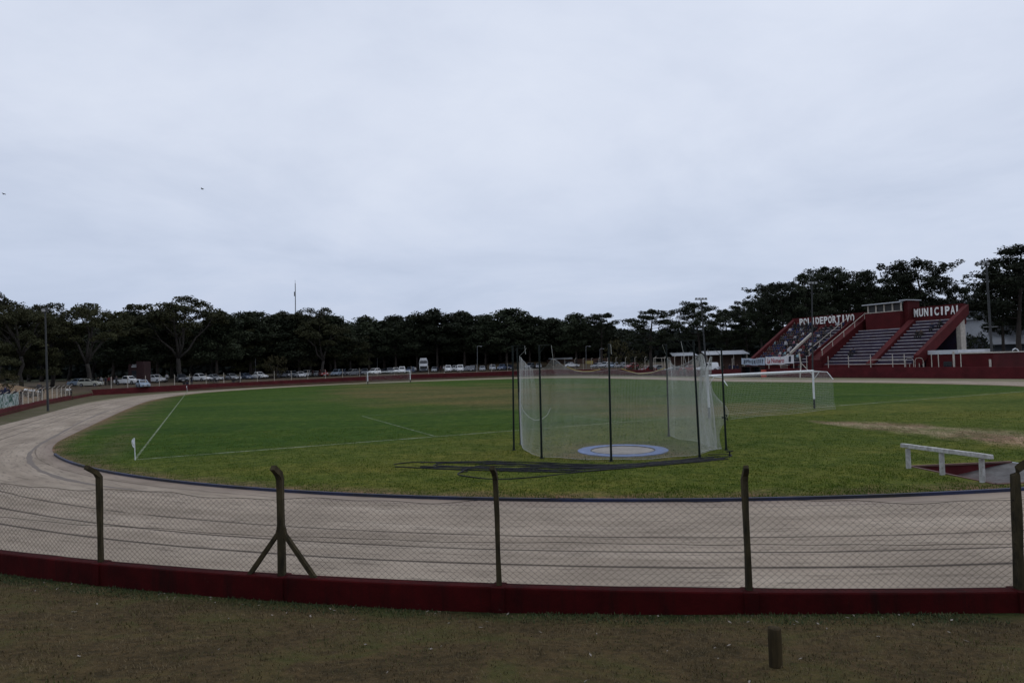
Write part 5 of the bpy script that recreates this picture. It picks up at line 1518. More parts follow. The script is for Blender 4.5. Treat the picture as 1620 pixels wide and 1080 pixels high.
arch_ = empty('metal_arch', on(1606, 91)); tag(arch_, 'white metal arch frame standing above the red wall near the hedge', 'frame')
mb = MB(); mb.tube([(-.5,0,1.2),(-.5,0,2.6),(-.3,0,2.95),(0,0,3.1),(.3,0,2.95),(.5,0,2.6),(.5,0,1.2)], .08, 6); mb.build('hoop', M['white_paint'], arch_)
mb = MB(); mb.tube([(-.2,0,1.2),(-.2,0,1.9),(.3,0,2.3),(.3,0,1.2)], .07, 6); mb.build('inner_frame', M['white_paint'], arch_)
for x, lab in ((1440, 'white tubular hoop at the foot of the sloping end wall'), (1455, 'second white tubular hoop, away from the blue steps')):
    p = wall_px(x, rightw); h_ = empty('barrier_hoop', Vector((p.x, p.y, far_top(p)))); tag(h_, lab, 'barrier'); h_.rotation_euler = (0,0,TH+PI/2)
    mb = MB(); mb.tube([(-.55,0,0),(-.55,0,.85),(-.42,0,1.1),(-.2,0,1.2),(.2,0,1.2),(.42,0,1.1),(.55,0,.85),(.55,0,0)], .03, 6); mb.build('tube', M['white_post'], h_)
    mb = MB(); mb.tube([(0,0,0),(0,0,.5)], .03, 6); mb.build('stub', M['white_post'], h_)

# ------------------------------------------------------------------ buildings beyond
def world_box(mb, c, sx, sy, z0, z1, rz=0.0):
    r = Matrix.Rotation(rz, 3, 'Z'); mb.box((c.x, c.y, (z0+z1)/2), (sx, sy, z1-z0), r)
def at_px(x0, x1, D):
    a, b = on(x0, D), on(x1, D); return a, b, (a+b)/2, (b-a).length
def zpx(x, y, D): return AT(x, y, D).z
# white house
D = 124
a, b, c, w = at_px(1556, 1650, D)
hs = empty('white_house', c, world=True); tag(hs, 'white two storey house with a wide pale terrace roof behind the tall light pole', 'house')
mb = MB(); world_box(mb, c+Vector((2,5,0)), w*.92, 9, 0, zpx(1600,531,D)); mb.build('ground_floor_wall', M['slate'], hs)
mb = MB(); world_box(mb, on(1587,D)+Vector((0,5,0)), 4.0, 8, zpx(1600,531,D), zpx(1600,500,D)); mb.build('upper_wall', M['white_wall'], hs)
mb = MB(); world_box(mb, on(1624,D)+Vector((1.5,5.6,0)), 7.5, 7, zpx(1600,531,D), zpx(1600,502,D)); mb.build('glazed_wall', M['glass'], hs)
a2, b2, c2, w2 = at_px(1542, 1690, D)
mb = MB(); z = zpx(1600,533,D); q0, q1 = a2+Vector((0,-3.5,0)), b2+Vector((0,-3.5,0)); q2, q3 = b2+Vector((0,1.0,0)), a2+Vector((0,1.0,0))
ze, zr = zpx(1600,543,D-3.5), zpx(1600,530,D+1)
mb.hexa([Vector((q0.x,q0.y,ze-.15)),Vector((q1.x,q1.y,ze-.15)),Vector((q2.x,q2.y,zr-.15)),Vector((q3.x+2.5,q3.y,zr-.15)),Vector((q0.x,q0.y,ze)),Vector((q1.x,q1.y,ze)),Vector((q2.x,q2.y,zr)),Vector((q3.x+2.5,q3.y,zr))]); mb.build('terrace_roof', M['white_roof'], hs)
mb = MB(); world_box(mb, on(1612,D)+Vector((0,5,0)), 12, 9.5, zpx(1600,502,D)+.01, zpx(1600,499,D)); mb.build('flat_roof', M['white_roof'], hs)
for k in range(5):
    mb = MB(); p = on(1600+k*9.5, D)+Vector((0,1.0,0)); mb.tube([Vector((p.x,p.y,zr)), Vector((p.x,p.y,zpx(1600,502,D)))], .06, 4); mb.build('window_frame', M['steel'], hs)
mb = MB(); p, q = on(1570,D)+Vector((0,-2,0)), on(1660,D)+Vector((0,-2,0)); 
for zz in (zpx(1600,516,D-2), zpx(1600,520,D-2)): mb.tube([Vector((p.x,p.y,zz)), Vector((q.x,q.y,zz))], .04, 4)
for k in range(12): r_ = p.lerp(q, k/11); mb.tube([Vector((r_.x,r_.y,zpx(1600,531,D-2))), Vector((r_.x,r_.y,zpx(1600,516,D-2)))], .03, 4)
mb.build('balcony_railing', M['steel'], hs)
# gabled house behind the end of the stand
D = 150
gh = empty('gabled_house', on(1545, D), world=True); tag(gh, 'gabled house with a grey roof and white verge peeping over the end of the stand', 'house')
c = on(1538, D); zt, ze = zpx(1545,473,D), zpx(1545,490,D)
mb = MB(); world_box(mb, c+Vector((0,4,0)), 12, 8, 0, ze-.3); mb.build('wall', M['slate'], gh)
mb = MB()
P = lambda x, y, z: Vector((c.x+x, c.y+y, z))
mb.hexa([P(-7,-1,ze-.3),P(0,-1,zt-.3),P(0,9,zt-.3),P(-7,9,ze-.3),P(-7,-1,ze),P(0,-1,zt),P(0,9,zt),P(-7,9,ze)]); mb.hexa([P(0.01,-1,zt-.3),P(7,-1,ze-.3),P(7,9,ze-.3),P(0.01,9,zt-.3),P(0.01,-1,zt),P(7,-1,ze),P(7,9,ze),P(0.01,9,zt)]); mb.build('roof', M['slate'], gh)
mb = MB(); mb.tube([P(-7,-1.1,ze+.1),P(0,-1.1,zt+.1),P(7,-1.1,ze+.1)], .16, 4); mb.build('verge_board', M['white_roof'], gh)
for k in (-3.4,-1.2,1.0,3.2):
    mb = MB(); world_box(mb, c+Vector((k,-.1,0)), 1.4, .2, ze-2.2, ze-.7); mb.build('window', M['glass'], gh)
# white low wall/house under the stand end
D = 126
a, b, c, w = at_px(1489, 1530, D); lh = empty('low_house', c, world=True); tag(lh, 'low white house glimpsed under the sloping end of the stand', 'house')
mb = MB(); world_box(mb, c+Vector((0,3,0)), w, 6, 0, zpx(1510,536,D)); mb.build('wall', M['white_wall'], lh)
mb = MB(); world_box(mb, c+Vector((0,3,0)), w+.6, 6.6, zpx(1510,536,D)+.01, zpx(1510,533.5,D)); mb.build('roof', M['white_roof'], lh)
for k in (-1.2, 1.1):
    mb = MB(); world_box(mb, c+Vector((k,-.03,0)), .9, .1, zpx(1510,548,D), zpx(1510,540,D)); mb.build('window', M['glass'], lh)
# pale sheds left of the crowd
for (x0, x1, yt_, yb_, D, lab) in ((1066, 1099, 557.5, 562, 150, 'long shed with a pale sheet roof behind the back net panel'), (1117, 1180, 554.5, 560, 148, 'open shed with a pale sheet roof beside the crowded stand')):
    a, b, c, w = at_px(x0, x1, D); sh = empty('shed', c, world=True); tag(sh, lab, 'shed')
    zt, zb_ = zpx((x0+x1)/2, yt_, D+3), zpx((x0+x1)/2, yb_, D-1)
    mb = MB(); mb.hexa([Vector((a.x-.5,D-1,zb_-.1)),Vector((b.x+.5,D-1,zb_-.1)),Vector((b.x+.5,D+3,zt-.1)),Vector((a.x-.2,D+3,zt-.1)),Vector((a.x-.5,D-1,zb_)),Vector((b.x+.5,D-1,zb_)),Vector((b.x+.5,D+3,zt)),Vector((a.x-.2,D+3,zt))]); mb.build('roof', M['white_roof'], sh)
    mb = MB(); world_box(mb, c+Vector((0,2.6,0)), w, .25, 0, zb_-.12); mb.build('back_wall', M['brown_wall'], sh)
    for k in range(4):
        mb = MB(); p = a.lerp(b, k/3); mb.tube([Vector((p.x,D-.7,0)), Vector((p.x,D-.7,zb_-.1))], .07, 6); mb.build('post', M['white_post'], sh)
D = 142
fr_ = empty('white_frame', on(1046, D), world=True); tag(fr_, 'thin white rectangular goal-like structure beside the pole at the cage opening', 'goal')  # plain white frame of unknown use, only goal-like in shape
p, q = on(1034, D), on(1060, D); zz = zpx(1046, 566, D)
for r_ in (p, q, p.lerp(q, .5)):
    mb = MB(); mb.tube([r_, Vector((r_.x, r_.y, zz))], .045, 5); mb.build('upright', M['white_post'], fr_)
mb = MB(); mb.tube([Vector((p.x,p.y,zz)), Vector((q.x,q.y,zz))], .045, 5); mb.build('crossbar', M['white_post'], fr_)
# brown building at the far end
D = 212
a, b, c, w = at_px(866, 968, D); bh = empty('brown_building', c, world=True); tag(bh, 'long low brown brick building behind the throwing cage', 'building')
mb = MB(); world_box(mb, c+Vector((0,4,0)), w, 8, 0, zpx(917,567.5,D)); mb.build('wall', M['brown_wall'], bh)
mb = MB(); world_box(mb, c+Vector((-6,4,0)), w*.35, 9, zpx(917,567.5,D)+.01, zpx(917,565,D)); mb.build('roof', M['white_roof'], bh)
mb = MB(); world_box(mb, on(932,D)+Vector((0,-.05,0)), 2.4, .2, 0, zpx(917,571,D)); mb.build('door', M['rope'], bh)
for x in (880, 897, 950):
    mb = MB(); world_box(mb, on(x,D)+Vector((0,-.05,0)), 2.2, .2, zpx(917,577,D), zpx(917,571,D)); mb.build('window', M['glass'], bh)
# brick red kiosk with sign
D = 133
a, b, c, w = at_px(203, 228, D); kk = empty('kiosk', c, world=True); tag(kk, 'narrow brick red kiosk with a white sign among the trees', 'kiosk')
mb = MB(); world_box(mb, c+Vector((0,1.2,0)), w, 2.4, 0, zpx(215,576,D)); mb.build('wall', M['kiosk'], kk)
mb = MB(); world_box(mb, on(222,D)+Vector((0,1.2,0)), w*.42, 2.8, 0, zpx(222,571.5,D)); mb.build('chimney_stack', M['kiosk'], kk)
p = on(213.5,D); mb = MB(); world_box(mb, p+Vector((0,-.08,0)), 1.25, .08, zpx(213,581,D), zpx(213,578.5,D)); world_box(mb, p+Vector((0,-.08,0)), .9, .08, zpx(213,577.5,D), zpx(213,576.4,D)); mb.build('sign', M['sign_grey'], kk)
mb = MB(); world_box(mb, on(212.5,D)+Vector((0,-.03,0)), .95, .1, c.z, zpx(213,586,D)); mb.build('doorway', M['glass'], kk)
# ------------------------------------------------------------------ poles and masts
def pole(name, label, base, top, r0, r1, mat, cat, arms=None, lean=True):
    o = empty(name, base, world=True); tag(o, label, cat)
    mb = MB(); mb.tube([base-Vector((0,0,.1)), base.lerp(top,.5), top], [r0,(r0+r1)/2,r1], 8); mb.build('shaft', mat, o)
    return o
def floods(o, top, d, w, n, dz=0.0, mat=None):
    mb = MB(); a, b = top - d*w + Vector((0,0,dz)), top + d*w + Vector((0,0,dz)); mb.tube([a, b], .05, 5); mb.build('cross_arm', mat or M['steel'], o)
    for k in range(n):
        p = a.lerp(b, (k+.5)/n); mb = MB(); mb.box(p + Vector((0,-.1,.17)), (.42,.3,.3), Euler((.5,0,0)).to_matrix()); l = mb.build('floodlight', M['pole_grey'], o)
        mb = MB(); mb.box(p + Vector((0,-.265,.10)), (.36,.02,.24), Euler((.5,0,0)).to_matrix()); mb.build('lens', M['lamp_glass'], l)
b_ = G(76,650); q = pole('light_pole', 'grey concrete light pole standing by the crooked posts and earth mound', b_, AT(71.5,493,b_.y), .11, .07, M['pole_grey'], 'light pole')
floods(q, AT(71.5,493,b_.y), Vector((1,.2,0)), .3, 1)
b_ = on(1569, 87); b_.z = 0; t_ = AT(1560.5, 419, 87); q = pole('light_pole', 'tall grey light pole with a crossbar in front of the white house', b_, t_, .18, .12, M['pole_grey'], 'light pole')
floods(q, t_ + Vector((-.6,0,0)), Vector((1,.0,0)), 1.0, 3); mb = MB(); p = AT(1566,517,87); mb.tube([p+Vector((-.9,0,0)), p+Vector((1.0,0,0))], .05, 5); mb.build('lower_arm', M['steel'], q)
b_ = wall_px(1289, rightw) + VV_*-.5; b_.z = 0; t_ = AT(1284.5, 449, b_.y); q = pole('light_pole', 'tall grey light pole rising through the long sign of the stand', b_, t_, .14, .09, M['pole_grey'], 'light pole')
floods(q, t_, Vector((1,.3,0)), .9, 3)
mb = MB(); b2_ = b_+Vector((-1.7,.5,0)); mb.tube([b2_, b2_+Vector((.2,0,2.0)), b2_+Vector((0,0,3.8))], .1, 6); mb.tube([b2_+Vector((.1,0,2.4)), b_+Vector((0,0,.4))], .07, 5); mb.build('prop', M['white_post'], q)
b_ = wall_px(1112, rightw) or on(1112, 128); b_ = b_ + VV_*.8; b_.z = 0; t_ = AT(1109, 474, b_.y); q = pole('light_pole', 'tall floodlight pole behind the throwing cage with lamps at its top', b_, t_, .2, .12, M['pole_grey'], 'light pole')
floods(q, t_, Vector((1,.2,0)), 1.3, 4, 0); 
b_ = on(1280, 152); t_ = AT(1279,471,152); pole('utility_pole', 'thick dark timber pole behind the crowd beside the long sign', b_, t_, .30, .24, M['pole_dark'], 'pole')
for (x, y0, y1, D, lab, m_) in ((927,548,585,186,'thin lamp post behind the middle cage pole','steel'),(404,562,590,160,'short lamp post beside the round brown shrub','steel'),(755,548,588,182,'thin pale pole between the silver hatchback and the vans','steel'),(597,546,585,196,'pole with a small box deep in the trees by the distant goal','steel'),(949,552,585,188,'lamp post by the olive bush','steel')):
    b_ = on(x, D); t_ = AT(x, y0, D); q = pole('lamp_post', lab, b_, t_, .09, .06, M[m_], 'lamp post')
    mb = MB(); mb.tube([t_, t_+Vector((.5,0,.12)), t_+Vector((1.0,-.1,.05))], .04, 5); mb.box(t_+Vector((1.1,-.1,.02)), (.5,.2,.12)); mb.build('lamp_head', M['sign_grey'], q)
b_ = on(468, 300); t_ = AT(467, 448, 300); mast = empty('radio_mast', b_, world=True); tag(mast, 'thin lattice radio mast rising above the treeline', 'mast')
mb = MB(); rr_ = .32
for k in range(3):
    a = 2*PI*k/3; o_ = Vector((rr_*cos(a), rr_*sin(a), 0)); mb.tube([b_+o_, t_+o_*.3], .07, 4)
N_ = 40
for k in range(N_):
    p, q2 = b_.lerp(t_, k/N_), b_.lerp(t_, (k+1)/N_)
    for j in range(3):
        a, a2 = 2*PI*j/3, 2*PI*(j+1)/3; f = 1-.7*k/N_
        mb.tube([p+Vector((rr_*cos(a),rr_*sin(a),0))*f, q2+Vector((rr_*cos(a2),rr_*sin(a2),0))*f], .035, 3)
mb.build('lattice', M['pole_dark'], mast)
mb = MB(); p = AT(467,465,300); mb.tube([p+Vector((-.2,-.3,-1)), p+Vector((-.2,-.3,1))], .25, 6); mb.build('antenna', M['steel'], mast)
mb = MB(); mb.tube([t_, t_+Vector((0,0,1.4))], .06, 4); mb.build('whip_aerial', M['pole_dark'], mast)

# birds
for x, y, lab in ((320,299,'tiny bird high in the cloudy sky above the radio mast side'),(6,307,'tiny bird near the picture edge above the mound trees')):
    b = empty('bird', AT(x, y, 60)); tag(b, lab, 'bird', 'birds flying in the grey sky')
    mb = MB(); mb.lathe([(0,-.14),(.035,-.08),(.05,0),(.03,.09),(.0,.17)], (0,0,0), 8)
    for v_ in mb.v: v_.x, v_.z = v_.z, v_.x
    for s in (-1,1):
        mb.quad(Vector((-.04,0,.01)), Vector((.05,0,.01)), Vector((.02,s*.17,.07)), Vector((-.06,s*.16,.07))); mb.quad(Vector((-.06,s*.16,.07)), Vector((.02,s*.17,.07)), Vector((-.06,s*.33,.02)), Vector((-.1,s*.3,.02)))
    mb.build('body', M['pole_dark'], b)

# ------------------------------------------------------------------ people
def person_mesh(name, J, E, sub=1):
    """J: joint -> (pos, radius); E: edges; grown with a skin modifier into one continuous surface"""
    me = bpy.data.meshes.new(name); keys = list(J); ix = {k: i for i, k in enumerate(keys)}
    me.from_pydata([J[k][0] for k in keys], [(ix[a], ix[b]) for a, b in E], [])
    o = bpy.data.objects.new('tmp', me); COL.objects.link(o)
    sk = o.modifiers.new('skin', 'SKIN'); ss = o.modifiers.new('sub', 'SUBSURF'); ss.levels = sub; ss.render_levels = sub
    for i, k in enumerate(keys):
        d = me.skin_vertices[0].data[i]; r = J[k][1]; d.radius = r if isinstance(r, tuple) else (r, r); d.use_root = (k == 'pelvis')
    dg = bpy.context.evaluated_depsgraph_get(); out = bpy.data.meshes.new_from_object(o.evaluated_get(dg)); bpy.data.objects.remove(o)
    return out
def build_person(pose):
    if pose == 'seat':
        J = {'pelvis':((0,0,.12),(.15,.13)),'spine':((-.02,0,.34),(.15,.12)),'chest':((.02,0,.53),(.18,.13)),'neck':((.05,0,.67),.055),'head':((.09,0,.77),.085),'crown':((.08,0,.87),.08)}
        for s in (-1,1):
            J.update({f'hip{s}':((.06,s*.09,.10),.095),f'knee{s}':((.46,s*.13,.13),.07),f'ankle{s}':((.48,s*.12,-.34),.045),f'toe{s}':((.62,s*.13,-.40),.04),
                      f'sh{s}':((.02,s*.19,.58),.07),f'el{s}':((.12,s*.25,.33),.05),f'wr{s}':((.34,s*.13,.25),.036),f'ha{s}':((.42,s*.09,.23),.04)})
    else:
        J = {'pelvis':((0,0,.93),(.15,.12)),'spine':((0,0,1.14),(.14,.11)),'chest':((.0,0,1.34),(.18,.12)),'neck':((.01,0,1.49),.055),'head':((.04,0,1.59),.085),'crown':((.02,0,1.70),.08)}
        st_ = .12 if pose == 'walk' else .02
        for s in (-1,1):
            J.update({f'hip{s}':((0,s*.09,.87),.095),f'knee{s}':((.03+s*st_,s*.10,.48),.068),f'ankle{s}':((s*st_*1.6-.02,s*.10,.09),.046),f'toe{s}':((s*st_*1.6+.14,s*.12,.045),.04),
                      f'sh{s}':((0,s*.19,1.39),.07),f'el{s}':((-.03-s*st_*.5,s*.25,1.12),.05),f'wr{s}':((.08-s*st_,s*.25,.90),.036),f'ha{s}':((.11-s*st_,s*.24,.81),.04)})
    E = [('pelvis','spine'),('spine','chest'),('chest','neck'),('neck','head'),('head','crown')]
    for s in (-1,1): E += [('pelvis',f'hip{s}'),(f'hip{s}',f'knee{s}'),(f'knee{s}',f'ankle{s}'),(f'ankle{s}',f'toe{s}'),('chest',f'sh{s}'),(f'sh{s}',f'el{s}'),(f'el{s}',f'wr{s}'),(f'wr{s}',f'ha{s}')]
    me = person_mesh('person', J, E)
    for m_ in (SKIN, None, None, HAIR): me.materials.append(m_)
    hz = J['head'][0]; nz = J['neck'][0]
    for p in me.polygons:
        c = p.center
        if c.z > nz[2]-.005:
            p.material_index = 3 if (c.z > hz[2]+.045 or (c.x < hz[0]-.02 and c.z > hz[2]-.06)) else 0
        else:
            hd = min((Vector(J[f'ha{s}'][0])-c).length for s in (-1,1)); wr_ = min((Vector(J[f'wr{s}'][0])-c).length for s in (-1,1))
            lim = (J['pelvis'][0][2]+.06) if pose != 'seat' else .20
            arm = min((Vector(J[f'el{s}'][0])-c).length for s in (-1,1)) < .16
            if hd < .062: p.material_index = 0
            elif c.z > lim or arm or wr_ < .07: p.material_index = 1
            else: p.material_index = 2
        p.use_smooth = True
    return me
PM = {k: build_person(k) for k in ('seat','stand','walk')}
CLOTH = {n: simple('cloth_' + n.replace(' ', '_'), c, .95, .2, 5) for n, c in {'navy':(.008,.010,.028),'black':(.007,.007,.008),'dark blue':(.010,.016,.055),'maroon':(.035,.007,.010),'white':(.38,.38,.4),'grey':(.05,.05,.056),'light blue':(.25,.38,.42),'red':(.14,.014,.02),'brown':(.03,.02,.015),'royal blue':(.012,.026,.11),'pink':(.34,.14,.17)}.items()}
def person(pose, top, legs, loc, rz, label, group=None):
    o = bpy.data.objects.new('person', PM[pose]); COL.objects.link(o); o.location = loc; o.rotation_euler = (0,0,rz)
    s = PR.uniform(.98, 1.12); o.scale = (s, s, s)
    for i, m_ in ((1, CLOTH[top]), (2, CLOTH[legs])):
        o.material_slots[i].link = 'OBJECT'; o.material_slots[i].material = m_
    tag(o, label, 'person', group); return o
PR = random.Random(31)
face = TH + PI        # people in the stand look across the track
tops = ['navy']*6 + ['black']*6 + ['dark blue']*6 + ['maroon']*4 + ['royal blue']*2 + ['grey','white','brown','red','pink','light blue','white','grey','grey','black','navy','navy','black','black']
zone_n = 0
for zone, u0, u1, dens_, nm in (('a', .3, -5.2, lambda i, f: .98 if i > 0 else .7, 'crowded section'), ('b', -6.5, -11.1, lambda i, f: (.8 if f < .5 else .3) if 1 < i < 11 else .15, 'half empty section')):
    for i in range(14):
        seats = []
        u = u0 - PR.uniform(0,.3)
        while u > u1:
            f = (u0-u)/(u0-u1)
            if PR.random() < dens_(i, f): seats.append(u)
            u -= PR.uniform(.44,.56)
        for k, u in enumerate(seats):
            tp = PR.choice(tops)
            person('seat', tp, PR.choice(('black','navy','grey','black','brown')), OV(u, row_v(i)+.38, row_z(i)+.01), face + PR.uniform(-.4,.4),
                   f'person in {tp}, {ORD[k]} from the far end on the {ORD[i]} row, {nm}', 'spectators seated in the grandstand')
person('seat','light blue','grey', OV(.2, row_v(7)+.38, row_z(7)), face, 'spectator in a light blue top against the sloping end wall')
person('stand','white','black', OV(-3.4, row_v(5)+.3, row_z(5)), face, 'standing spectator in a white top amid the dark clothed crowd')
person('stand','white','grey', OV(-5.9, row_v(2)+.3, row_z(2)+.3), face, 'spectator in white standing at the foot of the white stair parapet')
for k, (u, v, tp) in enumerate(((-16.9,60.2,'black'),(-17.4,60.3,'navy'),(-24.9,64.0,'black'),(-25.5,64.1,'brown'),(-26.2,65.4,'navy'),(-26.9,66.2,'black'))):
    i = int((v-VF)/RUN); person('seat', tp, 'black', OV(u, row_v(i)+.38, row_z(i)), face, f'lone spectator in {tp}, {ORD[i]} row of the empty steps, {("first","second","third","fourth","fifth","sixth")[k]} towards the open end', 'spectators on the emptier steps')
# standing people
def crowd(items, group):
    for x, D, pose, tp, lg, rot, lab in items:
        p = on(x, D); person(pose, tp, lg, p, math.atan2(-p.y, -p.x) + rad(rot), lab, group)
crowd([(3,70,'stand','navy','black',60,'person in navy standing at the picture edge on the mound'),(8,74,'walk','dark blue','black',100,'person in dark blue walking on the mound near the picture edge'),(13,73,'stand','navy','grey',-60,'person in navy facing another on the mound'),
       (25,72,'stand','black','black',30,'person in black standing before the straw coloured bush'),(29,71.5,'seat','maroon','black',20,'person in maroon sitting on the mound before the straw coloured bush'),(33,74,'stand','black','brown',80,'person in black beside the row of motorcycles'),(62,90,'stand','grey','black',0,'person in grey standing behind the light pole')], 'people on the earth mound')
crowd([(66,84.5,'stand','black','black',0,'dark figure leaning at the crooked posts under the light pole'),(155,124,'stand','black','grey',30,'person in black under the pale eucalyptus trunk'),(160,125,'stand','white','black',-30,'person in white beside the eucalyptus trunk'),(167,124,'stand','navy','black',60,'person in navy close to the red clad pair'),(172,126,'stand','red','black',0,'person in red near the first thin white post'),(176,125,'stand','maroon','grey',40,'person in maroon near the first thin white post'),(184,126,'stand','grey','black',10,'person in grey beside the white pickup by the kiosk'),
       (264,140,'stand','white','black',20,'person in white standing between two cars in the shade'),(291,129,'seat','black','black',0,'person in black sitting behind the curved wall under the tallest eucalyptus'),(296,129.5,'seat','navy','black',10,'person in navy sitting behind the curved wall under the tallest eucalyptus'),(303,131,'stand','black','navy',0,'person in black standing at the curved wall by a thin white post'),
       (369,139,'seat','black','grey',10,'person in black sitting by the motorcycles at the curved wall'),(569,160,'stand','navy','black',20,'tall dark figure standing at the wall before the grey cars'),(495,166,'stand','maroon','black',0,'person in maroon between the white and red cars'),(657,177,'stand','white','grey',20,'person in white beside the lorry'),(692,182,'stand','navy','black',0,'person in navy left of the group by the white van'),(697,182,'stand','maroon','black',40,'person in maroon in the group by the white van'),(702,182,'stand','white','black',-30,'person in white in the group by the white van'),
       (1154,122,'stand','navy','navy',0,'person in navy at the wall beside the pale banner'),(1160,123,'stand','dark blue','black',20,'person in dark blue at the wall beside the pale banner'),(1166,122,'stand','navy','black',-20,'person in navy bending close to the pale banner'),(1143,122,'stand','black','black',0,'person in black at the wall by the cage pole'),(1137,123,'stand','white','black',0,'person in white at the wall behind the net fold'),(1082,128,'stand','brown','black',20,'person in brown behind the back net panel'),(1076,128,'stand','red','black',20,'person in red behind the back net panel')], 'people standing around the track')
for k, (u, tp) in enumerate(((-.9,'black'),(-1.7,'navy'),(-2.5,'brown'),(-3.5,'black'),(-4.3,'dark blue'))):
    person('stand', tp, 'black', OV(u, row_v(12)+.3, row_z(12)), face, f'standing person in {tp}, {ORD[k]} from the end wall below the long sign', 'spectators standing below the long sign')
p = OV(-10.0, 57.0, .3); person('stand','grey','black', p, face, 'person standing in the dark passage below the stand')

# ------------------------------------------------------------------ turf blades and litter on the bank in front
def blades(n, pick, hmin, hmax, name, mat, w=.006):
    mb = MB(); Rr = random.Random(13)
    for _ in range(n):
        p = pick(Rr)
        if p is None: continue
        h = Rr.uniform(hmin, hmax); a = Rr.uniform(0, 2*PI); l = Vector((cos(a), sin(a), 0))*h*Rr.uniform(.2,.9); s = Vector((-sin(a), cos(a), 0))*w*Rr.uniform(.6,1.4)
        m1 = p + l*.4 + Vector((0,0,h*.65)); mb.quad(p-s, p+s, m1+s*.7, m1-s*.7); mb.tri(m1-s*.7, m1+s*.7, p+l+Vector((0,0,h)))
    o = mb.build(name, mat); tag(o, kind='stuff'); return o
def bank_pt(Rr, d0, d1, bias=1.0):
    s = Rr.uniform(arc_len(16), arc_len(62)); d = d0 + (d1-d0)*Rr.random()**bias
    a = s/44.14; r = 44.25 + d; p = OV(-L0 - r*sin(a), -r*cos(a)); p.z = T(p.x, p.y); return p
def green_pick(Rr):
    p = bank_pt(Rr, .0, .6, 1.4)
    return p if vnoise(p.x*1.1+3, p.y*1.1, 1.0) > Rr.uniform(-.5, .6) else None
m_gb, nt, b = new_mat('green_blades'); n = NOISE(nt, COORD(nt, 'Object'), 3, 3); nt.links.new(RAMP(nt, n, [(.3,(.018,.034,.008)),(.7,(.045,.06,.016))]), b.inputs['Base Color']); b.inputs['Roughness'].default_value = .9
m_db, nt, b = new_mat('dry_blades'); n = NOISE(nt, COORD(nt, 'Object'), 2, 4); nt.links.new(RAMP(nt, n, [(.3,(.050,.056,.010)),(.5,(.092,.068,.027)),(.7,(.15,.112,.06))]), b.inputs['Base Color']); b.inputs['Roughness'].default_value = .95
blades(22000, green_pick, .008, .04, 'grass', m_gb)
blades(110000, lambda Rr: bank_pt(Rr, .1, 5.2), .008, .04, 'dry_grass', m_db, .0045)
m_ib, nt, b = new_mat('turf_blades'); n = NOISE(nt, COORD(nt, 'Object'), 1.1, 5, .7); nt.links.new(RAMP(nt, n, [(.32,(.030,.062,.006)),(.5,(.062,.095,.010)),(.68,(.115,.122,.028))]), b.inputs['Base Color']); b.inputs['Roughness'].default_value = .95; b.inputs['Specular IOR Level'].default_value = .1
def turf_pick(Rr):
    for _ in range(9):
        y = 16.2 + 22*Rr.random()**1.6; x = Rr.uniform(-.95, .85)*y; p = Vector((x, y, .004)); u, v = uv_of(p)
        r = rad_at(R_IN, u, v) - math.hypot(u, v)
        if r < .12 or math.hypot(x-CC.x, y-CC.y) < 1.8 or (11.9 < x < 16.4 and 17 < y < 20.6): continue
        if vnoise(x*.9, y*1.1) + .5*vnoise(x*3.1, y*2.7) < Rr.uniform(-1.0, .5): continue
        return p
    return None
blades(75000, turf_pick, .015, .055, 'infield_grass', m_ib, .008)
def track_edge(Rr):
    s = Rr.uniform(arc_len(14), arc_len(64)); d = Rr.random()**2*.5; a = s/44.14; r = 44.02 - d; p = OV(-L0 - r*sin(a), -r*cos(a))
    return p if vnoise(p.x*.8, p.y*.8) > Rr.uniform(-.6,.6) else None
blades(9000, track_edge, .015, .05, 'edge_grass', m_gb)
def kerb_grass(Rr):
    a = rad(Rr.uniform(20, 75)); r = 35.98 - Rr.random()**1.5*1.3; p = OV(-L0 - r*sin(a), -r*cos(a)); return p
# fallen leaves
m_lf = simple('dry_leaf', (.19,.165,.14), .8, .4, 9); mb = MB(); Rr = random.Random(17)
for _ in range(330):
    p = bank_pt(Rr, .08, 4.8, 2.2) + Vector((0,0,.012)); a = Rr.uniform(0, 2*PI); l = Rr.uniform(.012,.032)
    d = Vector((cos(a), sin(a), Rr.uniform(-.2,.5)))*l; s = Vector((-sin(a), cos(a), Rr.uniform(-.3,.3)))*l*.45
    mb.quad(p-d, p-s, p+d, p+s)
tag(mb.build('fallen_leaves', m_lf), kind='stuff')

# ------------------------------------------------------------------ sky, light, camera
w = bpy.data.worlds.new('World'); SC.world = w; w.use_nodes = True; nt = w.node_tree
bg = nt.nodes['Background']; out = nt.nodes['World Output']
SUN_EL, SUN_AZ = rad(48), rad(62)      # azimuth clockwise from +Y
sky = ND(nt, 'ShaderNodeTexSky'); sky.sky_type = 'NISHITA'; sky.sun_disc = False; sky.sun_elevation = SUN_EL; sky.sun_rotation = SUN_AZ; sky.air_density = 1.2; sky.dust_density = 2.0
nt.links.new(sky.outputs[0], bg.inputs['Color']); bg.inputs['Strength'].default_value = .07
tc = ND(nt, 'ShaderNodeTexCoord'); sp = ND(nt, 'ShaderNodeSeparateXYZ'); nt.links.new(tc.outputs['Generated'], sp.inputs[0])
zc = MATH(nt, 'MAXIMUM', sp.outputs[2], 0.0)
den = MATH(nt, 'ADD', zc, .16)
cv = ND(nt, 'ShaderNodeCombineXYZ'); nt.links.new(MATH(nt, 'DIVIDE', sp.outputs[0], den), cv.inputs[0]); nt.links.new(MATH(nt, 'DIVIDE', sp.outputs[1], den), cv.inputs[1])
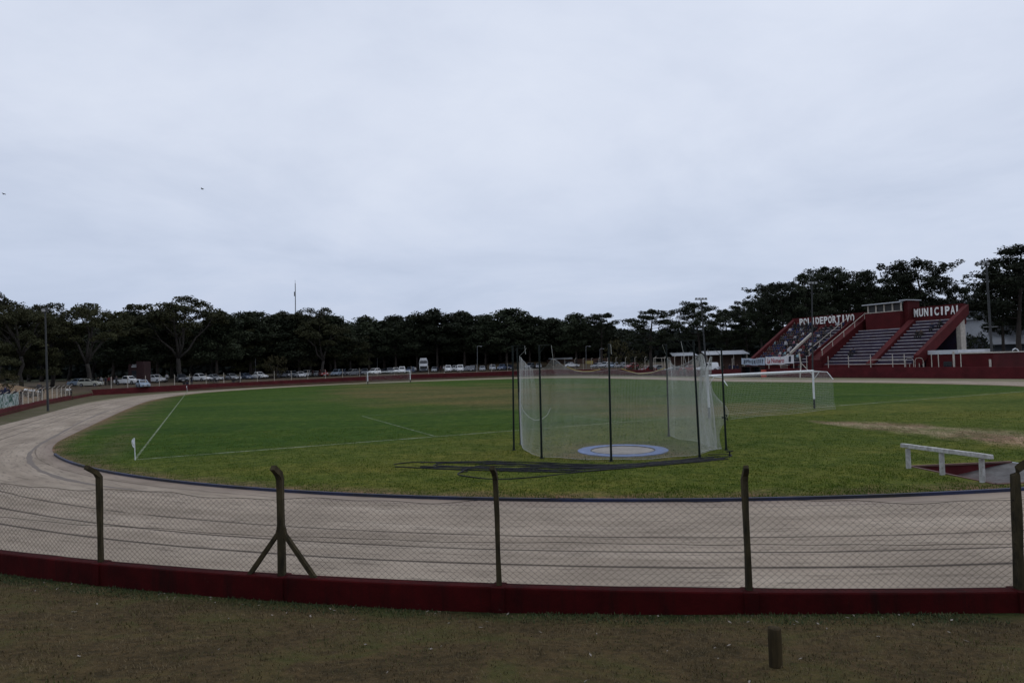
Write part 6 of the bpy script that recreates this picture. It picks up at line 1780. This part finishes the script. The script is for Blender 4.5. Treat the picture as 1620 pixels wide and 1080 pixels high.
n1 = NOISE(nt, cv.outputs[0], .75, 7, .55, .5); n2 = NOISE(nt, cv.outputs[0], 2.3, 6, .6, .3)
nn = MATH(nt, 'ADD', MATH(nt, 'MULTIPLY', n1, .8), MATH(nt, 'MULTIPLY', n2, .2))
hi = RAMP(nt, nn, [(.34, (.535,.59,.715)), (.50, (.625,.675,.79)), (.66, (.70,.745,.845))])
lo = RAMP(nt, nn, [(.34, (.415,.485,.635)), (.5, (.465,.535,.69)), (.66, (.52,.58,.725))])
cl = MIX(nt, RAMP(nt, sp.outputs[2], [(.02, 0), (.34, 1)], 'EASE'), lo, hi)
bg2 = ND(nt, 'ShaderNodeBackground'); nt.links.new(cl, bg2.inputs['Color']); bg2.inputs['Strength'].default_value = 1.17
mx = ND(nt, 'ShaderNodeMixShader'); mx.inputs[0].default_value = .9; nt.links.new(bg.outputs[0], mx.inputs[1]); nt.links.new(bg2.outputs[0], mx.inputs[2]); nt.links.new(mx.outputs[0], out.inputs['Surface'])
sl = bpy.data.lights.new('sun', 'SUN'); sl.energy = .55; sl.angle = rad(20); sl.color = (1, .97, .92)
so = bpy.data.objects.new('sun', sl); COL.objects.link(so)
sd = Vector((sin(SUN_AZ)*cos(SUN_EL), cos(SUN_AZ)*cos(SUN_EL), sin(SUN_EL))); so.rotation_euler = sd.to_track_quat('Z', 'Y').to_euler(); so.location = (0, 0, 60)
cam = bpy.data.cameras.new('camera'); co = bpy.data.objects.new('camera', cam); COL.objects.link(co)
cam.sensor_width = 36; cam.lens = 36*FPX/1620; cam.clip_end = 12000; cam.clip_start = .05
mt = Matrix((CR, CU, -FW)).transposed().to_4x4(); mt.translation = EYE; co.matrix_world = mt
SC.camera = co
SC.view_settings.view_transform = 'Standard'; SC.view_settings.look = 'None'; SC.view_settings.exposure = 0; SC.view_settings.gamma = 1
SC.cycles.max_bounces = 6; SC.cycles.diffuse_bounces = 3; SC.cycles.glossy_bounces = 2; SC.cycles.use_denoising = True
for o in bpy.data.objects:
    for k in ('_world', '_H', '_W'):
        if k in o: del o[k]
